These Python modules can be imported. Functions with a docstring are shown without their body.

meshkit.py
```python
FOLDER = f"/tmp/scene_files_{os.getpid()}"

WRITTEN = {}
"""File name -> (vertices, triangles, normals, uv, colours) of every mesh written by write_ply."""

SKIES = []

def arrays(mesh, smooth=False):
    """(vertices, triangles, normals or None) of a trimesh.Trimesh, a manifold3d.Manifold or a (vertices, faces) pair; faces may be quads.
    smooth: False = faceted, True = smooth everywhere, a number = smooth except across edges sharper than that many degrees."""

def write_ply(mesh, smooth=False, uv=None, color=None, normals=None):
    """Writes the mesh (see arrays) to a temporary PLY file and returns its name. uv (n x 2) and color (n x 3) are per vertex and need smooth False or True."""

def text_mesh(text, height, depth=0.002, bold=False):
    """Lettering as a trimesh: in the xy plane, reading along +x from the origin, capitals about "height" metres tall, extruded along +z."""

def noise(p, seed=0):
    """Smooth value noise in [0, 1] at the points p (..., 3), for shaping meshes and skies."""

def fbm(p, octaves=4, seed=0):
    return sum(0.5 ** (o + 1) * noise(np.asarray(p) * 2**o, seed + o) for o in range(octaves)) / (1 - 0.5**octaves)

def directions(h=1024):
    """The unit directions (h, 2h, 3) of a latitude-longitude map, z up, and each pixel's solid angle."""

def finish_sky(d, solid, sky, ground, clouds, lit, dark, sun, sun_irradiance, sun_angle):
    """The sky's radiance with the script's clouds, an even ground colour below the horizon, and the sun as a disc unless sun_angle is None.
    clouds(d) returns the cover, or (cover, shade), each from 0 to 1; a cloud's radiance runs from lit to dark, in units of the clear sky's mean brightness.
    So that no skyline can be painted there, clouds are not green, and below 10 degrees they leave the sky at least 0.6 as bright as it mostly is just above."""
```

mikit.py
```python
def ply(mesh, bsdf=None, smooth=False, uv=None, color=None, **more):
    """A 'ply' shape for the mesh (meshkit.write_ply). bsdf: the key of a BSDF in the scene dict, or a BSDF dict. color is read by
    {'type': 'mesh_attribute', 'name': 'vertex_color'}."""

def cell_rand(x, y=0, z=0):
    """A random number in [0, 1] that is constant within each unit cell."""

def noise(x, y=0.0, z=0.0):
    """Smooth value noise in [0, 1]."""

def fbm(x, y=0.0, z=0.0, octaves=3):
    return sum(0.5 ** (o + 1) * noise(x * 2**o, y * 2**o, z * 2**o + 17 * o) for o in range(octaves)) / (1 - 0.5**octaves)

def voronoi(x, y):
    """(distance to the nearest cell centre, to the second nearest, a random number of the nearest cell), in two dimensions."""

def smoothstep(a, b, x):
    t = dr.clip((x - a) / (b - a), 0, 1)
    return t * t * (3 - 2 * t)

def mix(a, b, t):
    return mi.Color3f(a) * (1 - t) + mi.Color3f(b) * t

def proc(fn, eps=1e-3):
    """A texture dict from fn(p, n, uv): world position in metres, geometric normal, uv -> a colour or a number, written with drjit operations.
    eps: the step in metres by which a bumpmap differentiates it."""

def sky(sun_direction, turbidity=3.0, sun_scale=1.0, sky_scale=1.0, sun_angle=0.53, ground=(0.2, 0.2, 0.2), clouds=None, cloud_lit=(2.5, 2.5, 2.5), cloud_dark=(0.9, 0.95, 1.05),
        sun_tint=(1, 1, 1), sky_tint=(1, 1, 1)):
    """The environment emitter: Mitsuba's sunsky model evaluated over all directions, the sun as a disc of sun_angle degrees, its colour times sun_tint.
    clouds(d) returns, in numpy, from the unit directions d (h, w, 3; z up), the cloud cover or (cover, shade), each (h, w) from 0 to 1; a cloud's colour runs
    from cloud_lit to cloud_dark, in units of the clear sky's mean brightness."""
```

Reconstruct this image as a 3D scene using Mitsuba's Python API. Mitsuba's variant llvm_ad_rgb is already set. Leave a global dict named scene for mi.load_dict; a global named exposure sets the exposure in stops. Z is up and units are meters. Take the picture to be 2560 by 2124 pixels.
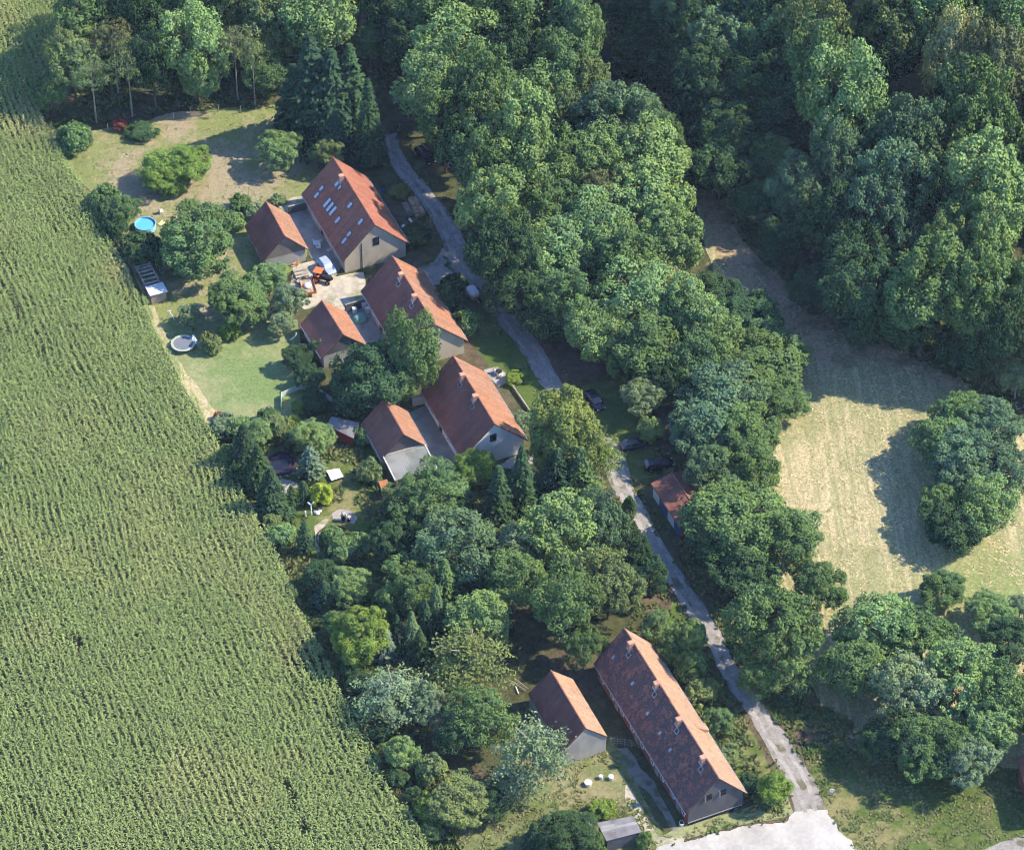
import math, random
import numpy as np, trimesh, shapely
import drjit as dr
import mitsuba as mi
import mikit, meshkit
from mikit import proc, noise, fbm, voronoi, smoothstep, mix, cell_rand
from shapely.geometry import Polygon, Point
TF = mi.ScalarTransform4f
scene, labels = {}, {}

# ---------------------------------------------------------------- camera, sky, exposure
FPX, DEP, S0 = 8300.0, math.radians(43.5), 17.2          # focal length in pixels of the 2560 px photograph, depression, px per metre at the centre
Z0 = FPX / S0
EYE = np.array([0, -Z0 * math.cos(DEP), Z0 * math.sin(DEP)])
FW = np.array([0, math.cos(DEP), -math.sin(DEP)]); UP = np.array([0, math.sin(DEP), math.cos(DEP)])
scene['camera'] = {'type': 'perspective', 'fov': math.degrees(2 * math.atan(1280 / FPX)), 'fov_axis': 'x', 'near_clip': 5.0, 'far_clip': 9000.0, 'medium': {'type': 'ref', 'id': 'air'},
                   'to_world': TF().look_at(origin=EYE.tolist(), target=[0, 0, 0], up=[0, 0, 1])}
SUN = (0.70, 0.09, 0.67)
scene['sky'] = mikit.sky(SUN, turbidity=3, sky_scale=1.35, sun_tint=(0.97, 1.0, 1.06), sky_tint=(0.88, 0.97, 1.17))
exposure = 2.6
# thin summer haze between the aeroplane and the ground
scene['air'] = {'type': 'homogeneous', 'albedo': {'type': 'rgb', 'value': [0.95, 0.95, 0.95]}, 'sigma_t': {'type': 'rgb', 'value': [0.000028, 0.000036, 0.000052]}}
scene['haze'] = {'type': 'cube', 'to_world': TF().translate([0, 0, 174]).scale([4200, 4200, 175]), 'bsdf': {'type': 'null'}, 'interior': {'type': 'ref', 'id': 'air'}}
labels['haze'] = {'label': 'thin blue summer haze over the whole scene', 'kind': 'stuff'}

def at(x, y, z=0.0):
    """The point at height z that the photograph's pixel (of 2560 x 2124) shows."""
    d = FW + np.array([1, 0, 0]) * ((x - 1280) / FPX) - UP * ((y - 1062) / FPX)
    return EYE + d * ((z - EYE[2]) / d[2])
TILE = {'A': (0, 0), 'B': (850, 0), 'C': (1700, 0), 'E': (0, 700), 'F': (850, 700), 'G': (1700, 700), 'I': (0, 1414), 'J': (850, 1414), 'K': (1700, 1414)}
K = 860 / 2100
def px(t, x, y): return TILE[t][0] + x * K, TILE[t][1] + y * K
def G(t, x, y, z=0.0): return at(*px(t, x, y), z)
def zoom(ox, oy, s): return lambda x, y, z=0.0: at(ox + x * s, oy + y * s, z)

# ---------------------------------------------------------------- helpers
used = {}
def numbered(name):
    n = used.get(name, 0); used[name] = n + 1
    return name if n == 0 else f'{name}_{n:03d}'
def tag(key, label=None, cat=None, group=None, kind=None):
    d = {k: v for k, v in dict(label=label, category=cat, group=group, kind=kind).items() if v}
    if d: labels[key] = {**labels.get(key, {}), **d}
def thing(name, label, cat, group=None):
    k = numbered(name); tag(k, label, cat, group); return k
def part(parent, name, mesh, mat, smooth=False, label=None, kind=None):
    key = numbered(parent + '__' + name)
    if isinstance(mesh, (list,)): mesh = cat(mesh)
    scene[key] = mikit.ply(mesh, mat, smooth=smooth)
    tag(key, label, kind=kind)
    return key
def solo(name, mesh, mat, label, category, group=None, smooth=False, kind=None):
    key = numbered(name)
    if isinstance(mesh, list): mesh = cat(mesh)
    scene[key] = mikit.ply(mesh, mat, smooth=smooth); tag(key, label, category, group, kind); return key
def struct(name, mesh, mat, label=None):
    key = numbered(name); scene[key] = mikit.ply(mesh, mat); tag(key, label, kind='structure'); return key
def cat(ms): return trimesh.util.concatenate([m for m in ms])
def frame(o, a, z=0.0):
    """4x4: local x along the heading a (radians), origin o."""
    M = np.eye(4); c, s = math.cos(a), math.sin(a)
    M[:2, :2] = [[c, -s], [s, c]]; M[:3, 3] = [o[0], o[1], z + (o[2] if len(o) > 2 else 0)]
    return M
def mv(m, M):
    m = m.copy(); m.apply_transform(M); return m
def box(x0, x1, y0, y1, z0, z1, M=None, bev=0.0):
    m = trimesh.creation.box(extents=(x1 - x0, y1 - y0, z1 - z0)); m.apply_translation(((x0 + x1) / 2, (y0 + y1) / 2, (z0 + z1) / 2))
    if bev:
        v = np.array(m.vertices); c = v.mean(0); pts = []
        for k in range(3):
            w = v.copy(); w -= np.sign(v - c) * bev; w[:, k] = v[:, k]; pts.append(w)
        m = trimesh.Trimesh(np.vstack(pts)).convex_hull
    return mv(m, M) if M is not None else m
def bar(a, b, r, n=6):
    a, b = np.asarray(a, float), np.asarray(b, float)
    return trimesh.creation.cylinder(radius=r, segment=[a, b], sections=n)
def cyl(x, y, z0, z1, r0, r1=None, n=16, M=None):
    r1 = r0 if r1 is None else r1
    m = trimesh.creation.revolve(np.array([[0, z0], [r0, z0], [r1, z1], [0, z1]]), sections=n); m.apply_translation((x, y, 0))
    return mv(m, M) if M is not None else m
def ring(r0, r1, z0, z1, n=32, M=None):
    m = trimesh.creation.revolve(np.array([[r0, z0], [r1, z0], [r1, z1], [r0, z1], [r0, z0]]), sections=n)
    return mv(m, M) if M is not None else m
def poly(v, f): return trimesh.Trimesh(np.array(v, float), np.array(f), process=False)
def prism(profile, x0, x1, M=None):
    """The (y, z) profile, convex or not, extruded along x."""
    m = trimesh.creation.extrude_polygon(Polygon(profile), x1 - x0, engine='earcut')
    v = np.array(m.vertices); m = trimesh.Trimesh(np.stack([x0 + v[:, 2], v[:, 0], v[:, 1]], 1), m.faces, process=False)
    return mv(m, M) if M is not None else m
def sheet(pts, z, rough=0.35, freq=0.6, seed=0, cell=None):
    """A ground sheet with an uneven outline."""
    p = np.array([q[:2] for q in pts], float)
    if rough:
        out = []
        for a, b in zip(p, np.roll(p, -1, 0)):
            n = max(1, int(np.linalg.norm(b - a) / 0.45)); out += [a + (b - a) * t / n for t in range(n)]
        p = np.array(out); q = np.c_[p * freq, np.full(len(p), seed * 7.3)]
        p = p + rough * 2 * np.stack([meshkit.fbm(q, 3, seed) - 0.5, meshkit.fbm(q, 3, seed + 9) - 0.5], 1)
    g = Polygon(p).buffer(0)
    if g.geom_type != 'Polygon': g = max(g.geoms, key=lambda s: s.area)
    v, f = trimesh.creation.triangulate_polygon(g, engine='earcut')
    m = trimesh.Trimesh(np.c_[v, np.full(len(v), z)], f, process=False)
    if m.face_normals[:, 2].mean() < 0: m.invert()
    return m

# ---------------------------------------------------------------- materials
def two(b): return {'type': 'twosided', 'bsdf': b}
def flat(r, g, b): return two({'type': 'diffuse', 'reflectance': {'type': 'rgb', 'value': [r, g, b]}})
def diffuse(fn): return two({'type': 'diffuse', 'reflectance': proc(fn)})
def gloss(r, g, b, rough=0.3, metal=0.0, spec=0.5): return two({'type': 'principled', 'base_color': {'type': 'rgb', 'value': [r, g, b]}, 'roughness': rough, 'metallic': metal, 'specular': spec})
C3 = mi.Color3f
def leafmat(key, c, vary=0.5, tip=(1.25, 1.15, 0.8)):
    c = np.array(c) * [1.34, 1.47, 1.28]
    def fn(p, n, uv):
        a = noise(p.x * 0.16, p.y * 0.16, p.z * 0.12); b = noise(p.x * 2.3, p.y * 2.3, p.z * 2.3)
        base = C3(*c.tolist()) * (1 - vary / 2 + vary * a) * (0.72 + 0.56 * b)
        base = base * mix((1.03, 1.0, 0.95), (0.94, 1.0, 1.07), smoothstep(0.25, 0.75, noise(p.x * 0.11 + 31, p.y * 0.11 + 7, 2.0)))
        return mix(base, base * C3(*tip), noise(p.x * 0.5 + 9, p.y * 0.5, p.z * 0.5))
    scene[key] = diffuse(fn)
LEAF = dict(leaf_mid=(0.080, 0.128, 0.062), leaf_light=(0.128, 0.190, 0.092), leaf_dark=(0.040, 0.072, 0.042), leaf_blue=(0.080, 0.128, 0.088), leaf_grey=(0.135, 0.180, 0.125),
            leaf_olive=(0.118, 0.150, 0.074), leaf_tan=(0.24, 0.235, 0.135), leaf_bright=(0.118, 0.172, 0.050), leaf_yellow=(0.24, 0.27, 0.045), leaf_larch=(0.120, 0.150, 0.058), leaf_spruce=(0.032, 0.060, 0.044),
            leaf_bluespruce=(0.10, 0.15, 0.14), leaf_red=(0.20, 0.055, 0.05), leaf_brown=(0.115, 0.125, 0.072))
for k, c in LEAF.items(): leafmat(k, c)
scene['bark'] = flat(0.15, 0.12, 0.09); scene['bark_pale'] = flat(0.34, 0.30, 0.25)

def ground_fn(p, n, uv):
    a = fbm(p.x * 0.12, p.y * 0.12, 0.0, 4); b = fbm(p.x * 1.4, p.y * 1.4, 3.0, 3); c = noise(p.x * 6, p.y * 6)
    g = mix((0.075, 0.085, 0.040), (0.110, 0.090, 0.060), smoothstep(0.50, 0.68, a))
    return g * (0.6 + 0.8 * b) * (0.75 + 0.5 * c)
scene['m_ground'] = diffuse(ground_fn)
def soil_fn(p, n, uv): return C3(0.075, 0.055, 0.038) * (0.6 + 0.8 * fbm(p.x * 1.2, p.y * 1.2, 0, 3))
scene['m_soil'] = diffuse(soil_fn)
def fieldsoil_fn(p, n, uv): return mix((0.040, 0.036, 0.026), (0.035, 0.050, 0.022), smoothstep(.4, .6, fbm(p.x * 0.9, p.y * 0.9, 0, 3)))
scene['m_fieldsoil'] = diffuse(fieldsoil_fn)
def shade_humus_fn(p, n, uv): return C3(0.040, 0.036, 0.028) * (0.6 + 0.8 * fbm(p.x * 0.9, p.y * 0.9, 0, 3))  # earth colour darkened further so the forest gap reads as deep shade
scene['m_shade_humus'] = diffuse(shade_humus_fn)
def track_fn(p, n, uv): return mix((0.35, 0.27, 0.175), (0.24, 0.21, 0.115), smoothstep(0.42, 0.66, fbm(p.x * 0.5, p.y * 0.5, 6, 4))) * (0.75 + 0.5 * noise(p.x * 3, p.y * 3))
scene['m_track'] = diffuse(track_fn)
def lawn_maker(green, dry, lo, hi, f=0.13):
    def fn(p, n, uv):
        a = fbm(p.x * f + 4, p.y * f, 1.0, 4); b = fbm(p.x * 1.1, p.y * 1.1, 5.0, 3); c = noise(p.x * 4.5, p.y * 4.5); d = noise(p.x * 11, p.y * 11)
        g = mix(green, dry, smoothstep(lo, hi, a * 0.7 + b * 0.3))
        return g * (0.72 + 0.35 * c + 0.25 * d)
    return diffuse(fn)
scene['m_lawn_dry'] = lawn_maker((0.185, 0.225, 0.085), (0.30, 0.265, 0.18), 0.43, 0.68)
scene['m_lawn'] = lawn_maker((0.155, 0.225, 0.088), (0.25, 0.275, 0.140), 0.34, 0.64)
scene['m_lush'] = lawn_maker((0.085, 0.130, 0.035), (0.21, 0.20, 0.095), 0.50, 0.75)
scene['m_rough'] = lawn_maker((0.135, 0.170, 0.068), (0.25, 0.23, 0.13), 0.42, 0.68)
def meadow_fn(p, n, uv):
    a = fbm(p.x * 0.07, p.y * 0.07, 2.0, 4); s = fbm(p.x * 1.5 + 1.2 * noise(p.x * .12, p.y * .12) * 3, p.y * 0.16, 4.0, 3); c = fbm(p.x * 1.9, p.y * 1.9, 9.0, 3); d = noise(p.x * 5, p.y * 4)
    st = fbm(p.x * 2.3 + p.y * 0.12 + 3.0 * noise(p.x * 0.08, p.y * 0.05), p.y * 0.09, 11.0, 2)
    g = mix((0.43, 0.385, 0.24), (0.275, 0.285, 0.15), smoothstep(0.40, 0.62, a * 0.36 + s * 0.28 + st * 0.36))
    gd = at(2500, 1470); g = mix(g, (0.20, 0.255, 0.09), 0.85 * smoothstep(1.0, 0.3, dr.sqrt(dr.square(p.x - float(gd[0])) + dr.square((p.y - float(gd[1])) * 1.3)) / 15.0 + 0.5 * (c - 0.5)))
    g = mix(g, (0.25, 0.26, 0.12), smoothstep(0.66, 0.85, c))
    return g * (0.72 + 0.56 * d)
scene['m_meadow'] = diffuse(meadow_fn)
def gravel_fn(p, n, uv):
    a = fbm(p.x * 0.5, p.y * 0.5, 0, 3); c = noise(p.x * 4, p.y * 4)
    return mix((0.27, 0.262, 0.245), (0.15, 0.145, 0.10), smoothstep(0.56, 0.80, a)) * (0.66 + 0.45 * fbm(p.x * 3.1, p.y * 3.1, 5, 3) + 0.26 * c)
scene['m_gravel'] = diffuse(gravel_fn)
def wheel_fn(p, n, uv): return mix((0.36, 0.355, 0.335), (0.27, 0.265, 0.25), smoothstep(0.4, 0.65, fbm(p.x * 0.9, p.y * 0.9, 3, 3))) * (0.85 + 0.25 * noise(p.x * 5, p.y * 5))
scene['m_wheeltrack'] = diffuse(wheel_fn)
def white_fn(p, n, uv): return C3(0.46, 0.46, 0.435) * (0.62 + 0.45 * fbm(p.x * 0.35, p.y * 0.35, 0, 4) + 0.16 * noise(p.x * 3, p.y * 3))
scene['m_whitegravel'] = diffuse(white_fn)
def yard_fn(p, n, uv):
    a = fbm(p.x * 0.35, p.y * 0.35, 8, 4)
    return mix((0.42, 0.40, 0.33), (0.22, 0.24, 0.12), smoothstep(0.50, 0.72, a)) * (0.75 + 0.5 * fbm(p.x * 1.7, p.y * 1.7, 2, 2))
scene['m_yard'] = diffuse(yard_fn)
def conc_fn(p, n, uv): return C3(0.30, 0.29, 0.27) * (0.65 + 0.7 * fbm(p.x * 0.8, p.y * 0.8, 1, 4))
scene['m_concrete'] = diffuse(conc_fn)
def path_fn(p, n, uv): return mix((0.22, 0.21, 0.19), (0.12, 0.13, 0.07), smoothstep(0.45, 0.7, fbm(p.x * 0.9, p.y * 0.9, 7, 4)))
scene['m_path'] = diffuse(path_fn)
AX = math.radians(113.2); UX, UY = math.cos(AX), math.sin(AX)
def tiles(base, alt, lo, hi, f, dark=(0.10, 0.06, 0.05)):
    def fn(p, n, uv):
        s = p.x * UX + p.y * UY; row = dr.floor(p.z / 0.235); r = cell_rand(s / 0.24 + 0.5 * (row - 2 * dr.floor(row / 2)), row, 0)
        a = fbm(s * f, p.z * f * 1.5 + p.x * f * .4, 3.0, 4)
        edge = smoothstep(0.0, 0.22, p.z / 0.235 - row)
        return mix(base, alt, smoothstep(lo, hi, a + 0.22 * (r - 0.5))) * (0.8 + 0.28 * r) * (0.72 + 0.28 * edge) * (0.80 + 0.36 * fbm(s * 1.7, p.z * 0.35, 21.0, 3))
    def h(p, n, uv):
        s = p.x * UX + p.y * UY
        return 0.02 * (1 - (p.z / 0.235 - dr.floor(p.z / 0.235))) + 0.012 * dr.abs(dr.sin(s * math.pi / 0.24))
    return two({'type': 'bumpmap', 'arbitrary': {**proc(h, eps=0.02)}, 'scale': 1.0, 'bsdf': {'type': 'diffuse', 'reflectance': proc(fn)}})
scene['m_tile_red'] = tiles((0.335, 0.155, 0.11), (0.33, 0.145, 0.105), 0.4, 0.7, 0.3)
scene['m_tile_dim'] = tiles((0.29, 0.135, 0.103), (0.22, 0.11, 0.088), 0.42, 0.72, 0.35)  # tile of the left slopes, their shade put into the colour
scene['m_tile_sunlit'] = tiles((0.33, 0.195, 0.135), (0.36, 0.185, 0.115), 0.4, 0.7, 0.4)  # same tile for the right slopes, sunlight put into the colour
scene['m_tile_old'] = tiles((0.175, 0.112, 0.105), (0.33, 0.145, 0.105), 0.50, 0.72, 1.2)
scene['m_tile_pale'] = tiles((0.375, 0.265, 0.19), (0.42, 0.265, 0.17), 0.4, 0.7, 0.4)
def plaster(c, d):
    def fn(p, n, uv): return mix(c, d, smoothstep(0.35, 0.75, fbm(p.x * 0.7, p.y * 0.7, p.z * 0.35, 4)))
    return diffuse(fn)
scene['m_beige'] = plaster((0.50, 0.46, 0.37), (0.42, 0.385, 0.31)); scene['m_cream'] = plaster((0.56, 0.51, 0.40), (0.48, 0.44, 0.35)); scene['m_white'] = plaster((0.86, 0.85, 0.82), (0.78, 0.77, 0.74))
scene['m_greywall'] = plaster((0.40, 0.40, 0.385), (0.30, 0.30, 0.29)); scene['m_slatewall'] = plaster((0.115, 0.115, 0.125), (0.09, 0.09, 0.095)); scene['m_greyboards'] = plaster((0.22, 0.20, 0.18), (0.15, 0.135, 0.125))
def brick_fn(p, n, uv):
    s = p.x * UX + p.y * UY + (p.y * UX - p.x * UY); row = dr.floor(p.z / 0.08); r = cell_rand(s / 0.25 + 0.5 * row, row, 1)
    return mix((0.30, 0.115, 0.075), (0.20, 0.08, 0.06), r)
scene['m_brick'] = diffuse(brick_fn)
scene['m_chimney'] = plaster((0.50, 0.30, 0.22), (0.40, 0.22, 0.15))
scene['m_zinc'] = gloss(0.45, 0.46, 0.48, 0.45, 0.6); scene['m_frame'] = flat(0.78, 0.78, 0.76); scene['m_dark'] = flat(0.03, 0.03, 0.035)
scene['m_darkwood'] = flat(0.09, 0.06, 0.045); scene['m_glass'] = gloss(0.03, 0.035, 0.045, 0.06, 0.0, 0.9); scene['m_skyframe'] = flat(0.16, 0.16, 0.17)
scene['m_skypane'] = gloss(0.42, 0.47, 0.52, 0.12, 0.0, 0.8); scene['m_whiteplastic'] = gloss(0.80, 0.80, 0.78, 0.4)
scene['m_corr'] = plaster((0.30, 0.32, 0.31), (0.18, 0.205, 0.195)); scene['m_felt'] = plaster((0.22, 0.22, 0.235), (0.13, 0.13, 0.14))
def wood_fn(p, n, uv): return C3(0.40, 0.32, 0.21) * (0.6 + 0.8 * fbm(p.x * 3, p.y * 3, p.z * 3, 3))
scene['m_wood'] = diffuse(wood_fn); scene['m_greywood'] = plaster((0.34, 0.31, 0.27), (0.22, 0.20, 0.18)); scene['m_paleyellow'] = flat(0.78, 0.70, 0.36)
scene['m_poolblue'] = gloss(0.22, 0.56, 0.72, 0.4); scene['m_water'] = gloss(0.10, 0.42, 0.55, 0.04, 0, 0.5); scene['m_pondwater'] = gloss(0.012, 0.014, 0.025, 0.03, 0, 0.5); scene['m_liner'] = flat(0.055, 0.05, 0.062)
scene['m_mat'] = flat(0.17, 0.19, 0.23); scene['m_pad'] = flat(0.36, 0.44, 0.36); scene['m_bluepl'] = gloss(0.03, 0.08, 0.32, 0.4); scene['m_lightblue'] = gloss(0.22, 0.38, 0.60, 0.4)
scene['m_net'] = flat(0.58, 0.68, 0.60); scene['m_orange'] = gloss(0.60, 0.16, 0.045, 0.4); scene['m_rust'] = plaster((0.42, 0.20, 0.09), (0.28, 0.13, 0.07)); scene['m_tyre'] = flat(0.022, 0.022, 0.024)
scene['m_blackpaint'] = gloss(0.008, 0.009, 0.012, 0.22, 0.0, 0.4); scene['m_bluepaint'] = gloss(0.010, 0.012, 0.028, 0.2, 0.0, 0.45); scene['m_greypaint'] = gloss(0.035, 0.038, 0.048, 0.25, 0.0, 0.5); scene['m_silver'] = gloss(0.36, 0.45, 0.58, 0.35, 0.2, 0.6)
scene['m_tarp'] = plaster((0.70, 0.72, 0.74), (0.45, 0.48, 0.52)); scene['m_bluedoor'] = flat(0.06, 0.14, 0.34); scene['m_paledoor'] = flat(0.62, 0.68, 0.72); scene['m_greentarp'] = flat(0.16, 0.30, 0.26)
scene['m_hatch'] = flat(0.13, 0.075, 0.065); scene['m_redpaint'] = flat(0.30, 0.05, 0.04); scene['m_purple'] = flat(0.045, 0.035, 0.055)

# ---------------------------------------------------------------- the ground
struct('ground', poly([(-4000, -4000, 0), (4000, -4000, 0), (4000, 4000, 0), (-4000, 4000, 0)], [(0, 1, 2), (0, 2, 3)]), 'm_ground', 'brown and green ground under and between the trees')
EDGE_PX = [(185, -120), (172, 0), (150, 100), (128, 200), (106, 307), (135, 340), (180, 430), (215, 483), (254, 561), (303, 647), (336, 725), (368, 765), (397, 835), (434, 905), (471, 978), (504, 1036), (545, 1100),
           (560, 1163), (598, 1225), (643, 1295), (690, 1370), (740, 1496), (776, 1586), (819, 1668), (855, 1730), (890, 1800), (940, 1897), (985, 1988), (1034, 2053), (1085, 2135), (1180, 2300)]
EDGE = np.array([at(*p)[:2] for p in EDGE_PX])
FIELD = np.vstack([EDGE, [[-45, -100], [-110, -100], [-125, 130]]])
struct('field_soil', sheet(FIELD, 0.004, 0.2), 'm_fieldsoil', 'dark soil of the maize field')
def pxs(t, *pts): return [G(t, *p) for p in pts]
def fps(*pts): return [at(*p) for p in pts]
struct('meadow', sheet(fps((1735, 500), (1790, 480), (1880, 605), (1960, 695), (2110, 795), (2320, 905), (2536, 1036), (2600, 1060), (2700, 1050), (2750, 2000), (2480, 1930), (2300, 1900), (2130, 1850), (2060, 1770), (2005, 1650), (1960, 1560), (1920, 1280), (1900, 1090), (2000, 1000), (1960, 860), (1800, 740)), 0.004, 0.8, 0.2, 1), 'm_meadow', 'dry pale mown meadow between the trees on the right')
struct('woodland_track', sheet(fps((1400, -150), (1440, 60), (1480, 200), (1600, 330), (1690, 430), (1740, 470), (1800, 450), (1850, 400), (1850, 330), (1840, 100), (1860, -150)), 0.008, 0.8, 0.25, 30), 'm_shade_humus', 'bare earth between the lane-side trees and the forest, its deep shade put into the colour')
struct('field_track', sheet(fps((1722, 455), (1790, 470), (1885, 610), (1965, 700), (2110, 795), (2290, 890), (2420, 960), (2410, 985), (2280, 940), (2180, 900), (2120, 925), (2010, 890), (1940, 900), (1890, 800), (1790, 650)), 0.010, 1.2, 0.3, 31), 'm_track', 'brown trodden track running up between the hedge and the forest')
struct('upper_lawn', sheet(fps((115, 335), (230, 325), (330, 312), (420, 285), (540, 272), (700, 262), (800, 320), (860, 470), (760, 495), (770, 640), (700, 700), (600, 840), (430, 850), (375, 765), (310, 640), (225, 480), (180, 430)), 0.004, 0.6, 0.3, 2), 'm_lawn_dry', 'patchy dry lawn of the upper garden')
struct('trampoline_lawn', sheet(fps((398, 838), (500, 800), (620, 790), (740, 800), (760, 900), (790, 1000), (720, 1060), (560, 1065), (510, 1030), (470, 965), (436, 905)), 0.008, 0.4, 0.4, 3), 'm_lawn', 'green lawn beside the maize field with the trampoline')
struct('lower_lawn', sheet(fps((565, 1090), (700, 1060), (940, 1010), (1010, 1180), (1250, 1190), (1560, 1250), (1620, 1420), (1540, 1520), (1330, 1490), (1230, 1560), (1230, 1640), (1060, 1720), (1010, 1880), (960, 1860), (880, 1700), (790, 1560), (720, 1400), (640, 1275)), 0.004, 0.5, 0.4, 4), 'm_lush', 'green grass of the overgrown lower garden')
struct('rough_grass', sheet(fps((1060, 2090), (1040, 2010), (1180, 1960), (1380, 1860), (1460, 1800), (1535, 1850), (1660, 2090), (1660, 2200), (1130, 2200)), 0.004, 0.5, 0.4, 5), 'm_rough', 'rough sunlit grass behind the long house')
struct('verge', sheet(fps((1660, 2090), (1700, 2062), (1830, 2030), (1970, 1990), (1985, 2035), (1850, 2062), (1690, 2102)), 0.008, 0.25, 0.6, 6), 'm_lawn', 'grass verge before the gable of the long house')
struct('corner_grass', sheet(fps((2010, 1890), (2250, 1880), (2600, 1930), (2600, 2080), (2450, 2135), (2300, 2200), (2160, 2160), (2050, 2010)), 0.008, 0.5, 0.4, 7), 'm_lush', 'grass at the lower right corner')
struct('lane_verge', sheet(fps((1170, 780), (1260, 800), (1340, 940), (1400, 1010), (1330, 1040), (1290, 1000), (1180, 860)), 0.004, 0.4, 0.4, 8), 'm_lush', 'grass strip between the lane and the gardens')
struct('house_strip', sheet(fps((1690, 1490), (1735, 1570), (1790, 1690), (1865, 1800), (1955, 1985), (1900, 2015), (1800, 1900), (1640, 1620)), 0.008, 0.4, 0.4, 27), 'm_lush', 'grassy strip between the long house and the lane')
struct('forecourt', sheet(fps((1390, 980), (1560, 940), (1640, 1100), (1640, 1190), (1560, 1200), (1420, 1030)), 0.004, 0.5, 0.4, 9), 'm_lush', 'grass beside the lane where cars are parked')
struct('field_path', sheet(fps((360, 762), (385, 765), (412, 830), (446, 900), (492, 962), (530, 1020), (560, 1042), (520, 1062), (498, 1036), (464, 975), (428, 905), (390, 835)), 0.012, 0.25, 0.6, 10), 'm_meadow', 'strip of dry trodden grass along the maize')
z1 = zoom(580, 380, .219); z2 = zoom(720, 620, .219); z3 = zoom(880, 860, .219); z4 = zoom(1280, 1540, .33532)
struct('farmyard', sheet([z2(*p) for p in ((20, 480), (60, 200), (330, 130), (560, 330), (700, 290), (860, 270), (900, 500), (930, 620), (660, 720), (400, 640), (180, 700))], 0.012, 0.3, 0.5, 11), 'm_yard', 'pale gravel farmyard between the first two houses')
struct('patio', sheet([z1(*p) for p in ((470, 590), (600, 540), (790, 500), (870, 640), (640, 690))], 0.012, 0.15, 0.8, 12), 'm_yard', 'pale patio behind the first house')
struct('courtyard', sheet([z1(*p) for p in ((650, 700), (860, 640), (1290, 1260), (1180, 1420), (900, 1200))], 0.016, 0.1, 0.8, 13), 'm_concrete', 'shaded paved yard beside the first house')
struct('courtyard', sheet([z2(*p) for p in ((650, 725), (890, 655), (1130, 1040), (900, 1090))], 0.016, 0.1, 0.8, 14), 'm_concrete', 'paved yard beside the second house')
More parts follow.
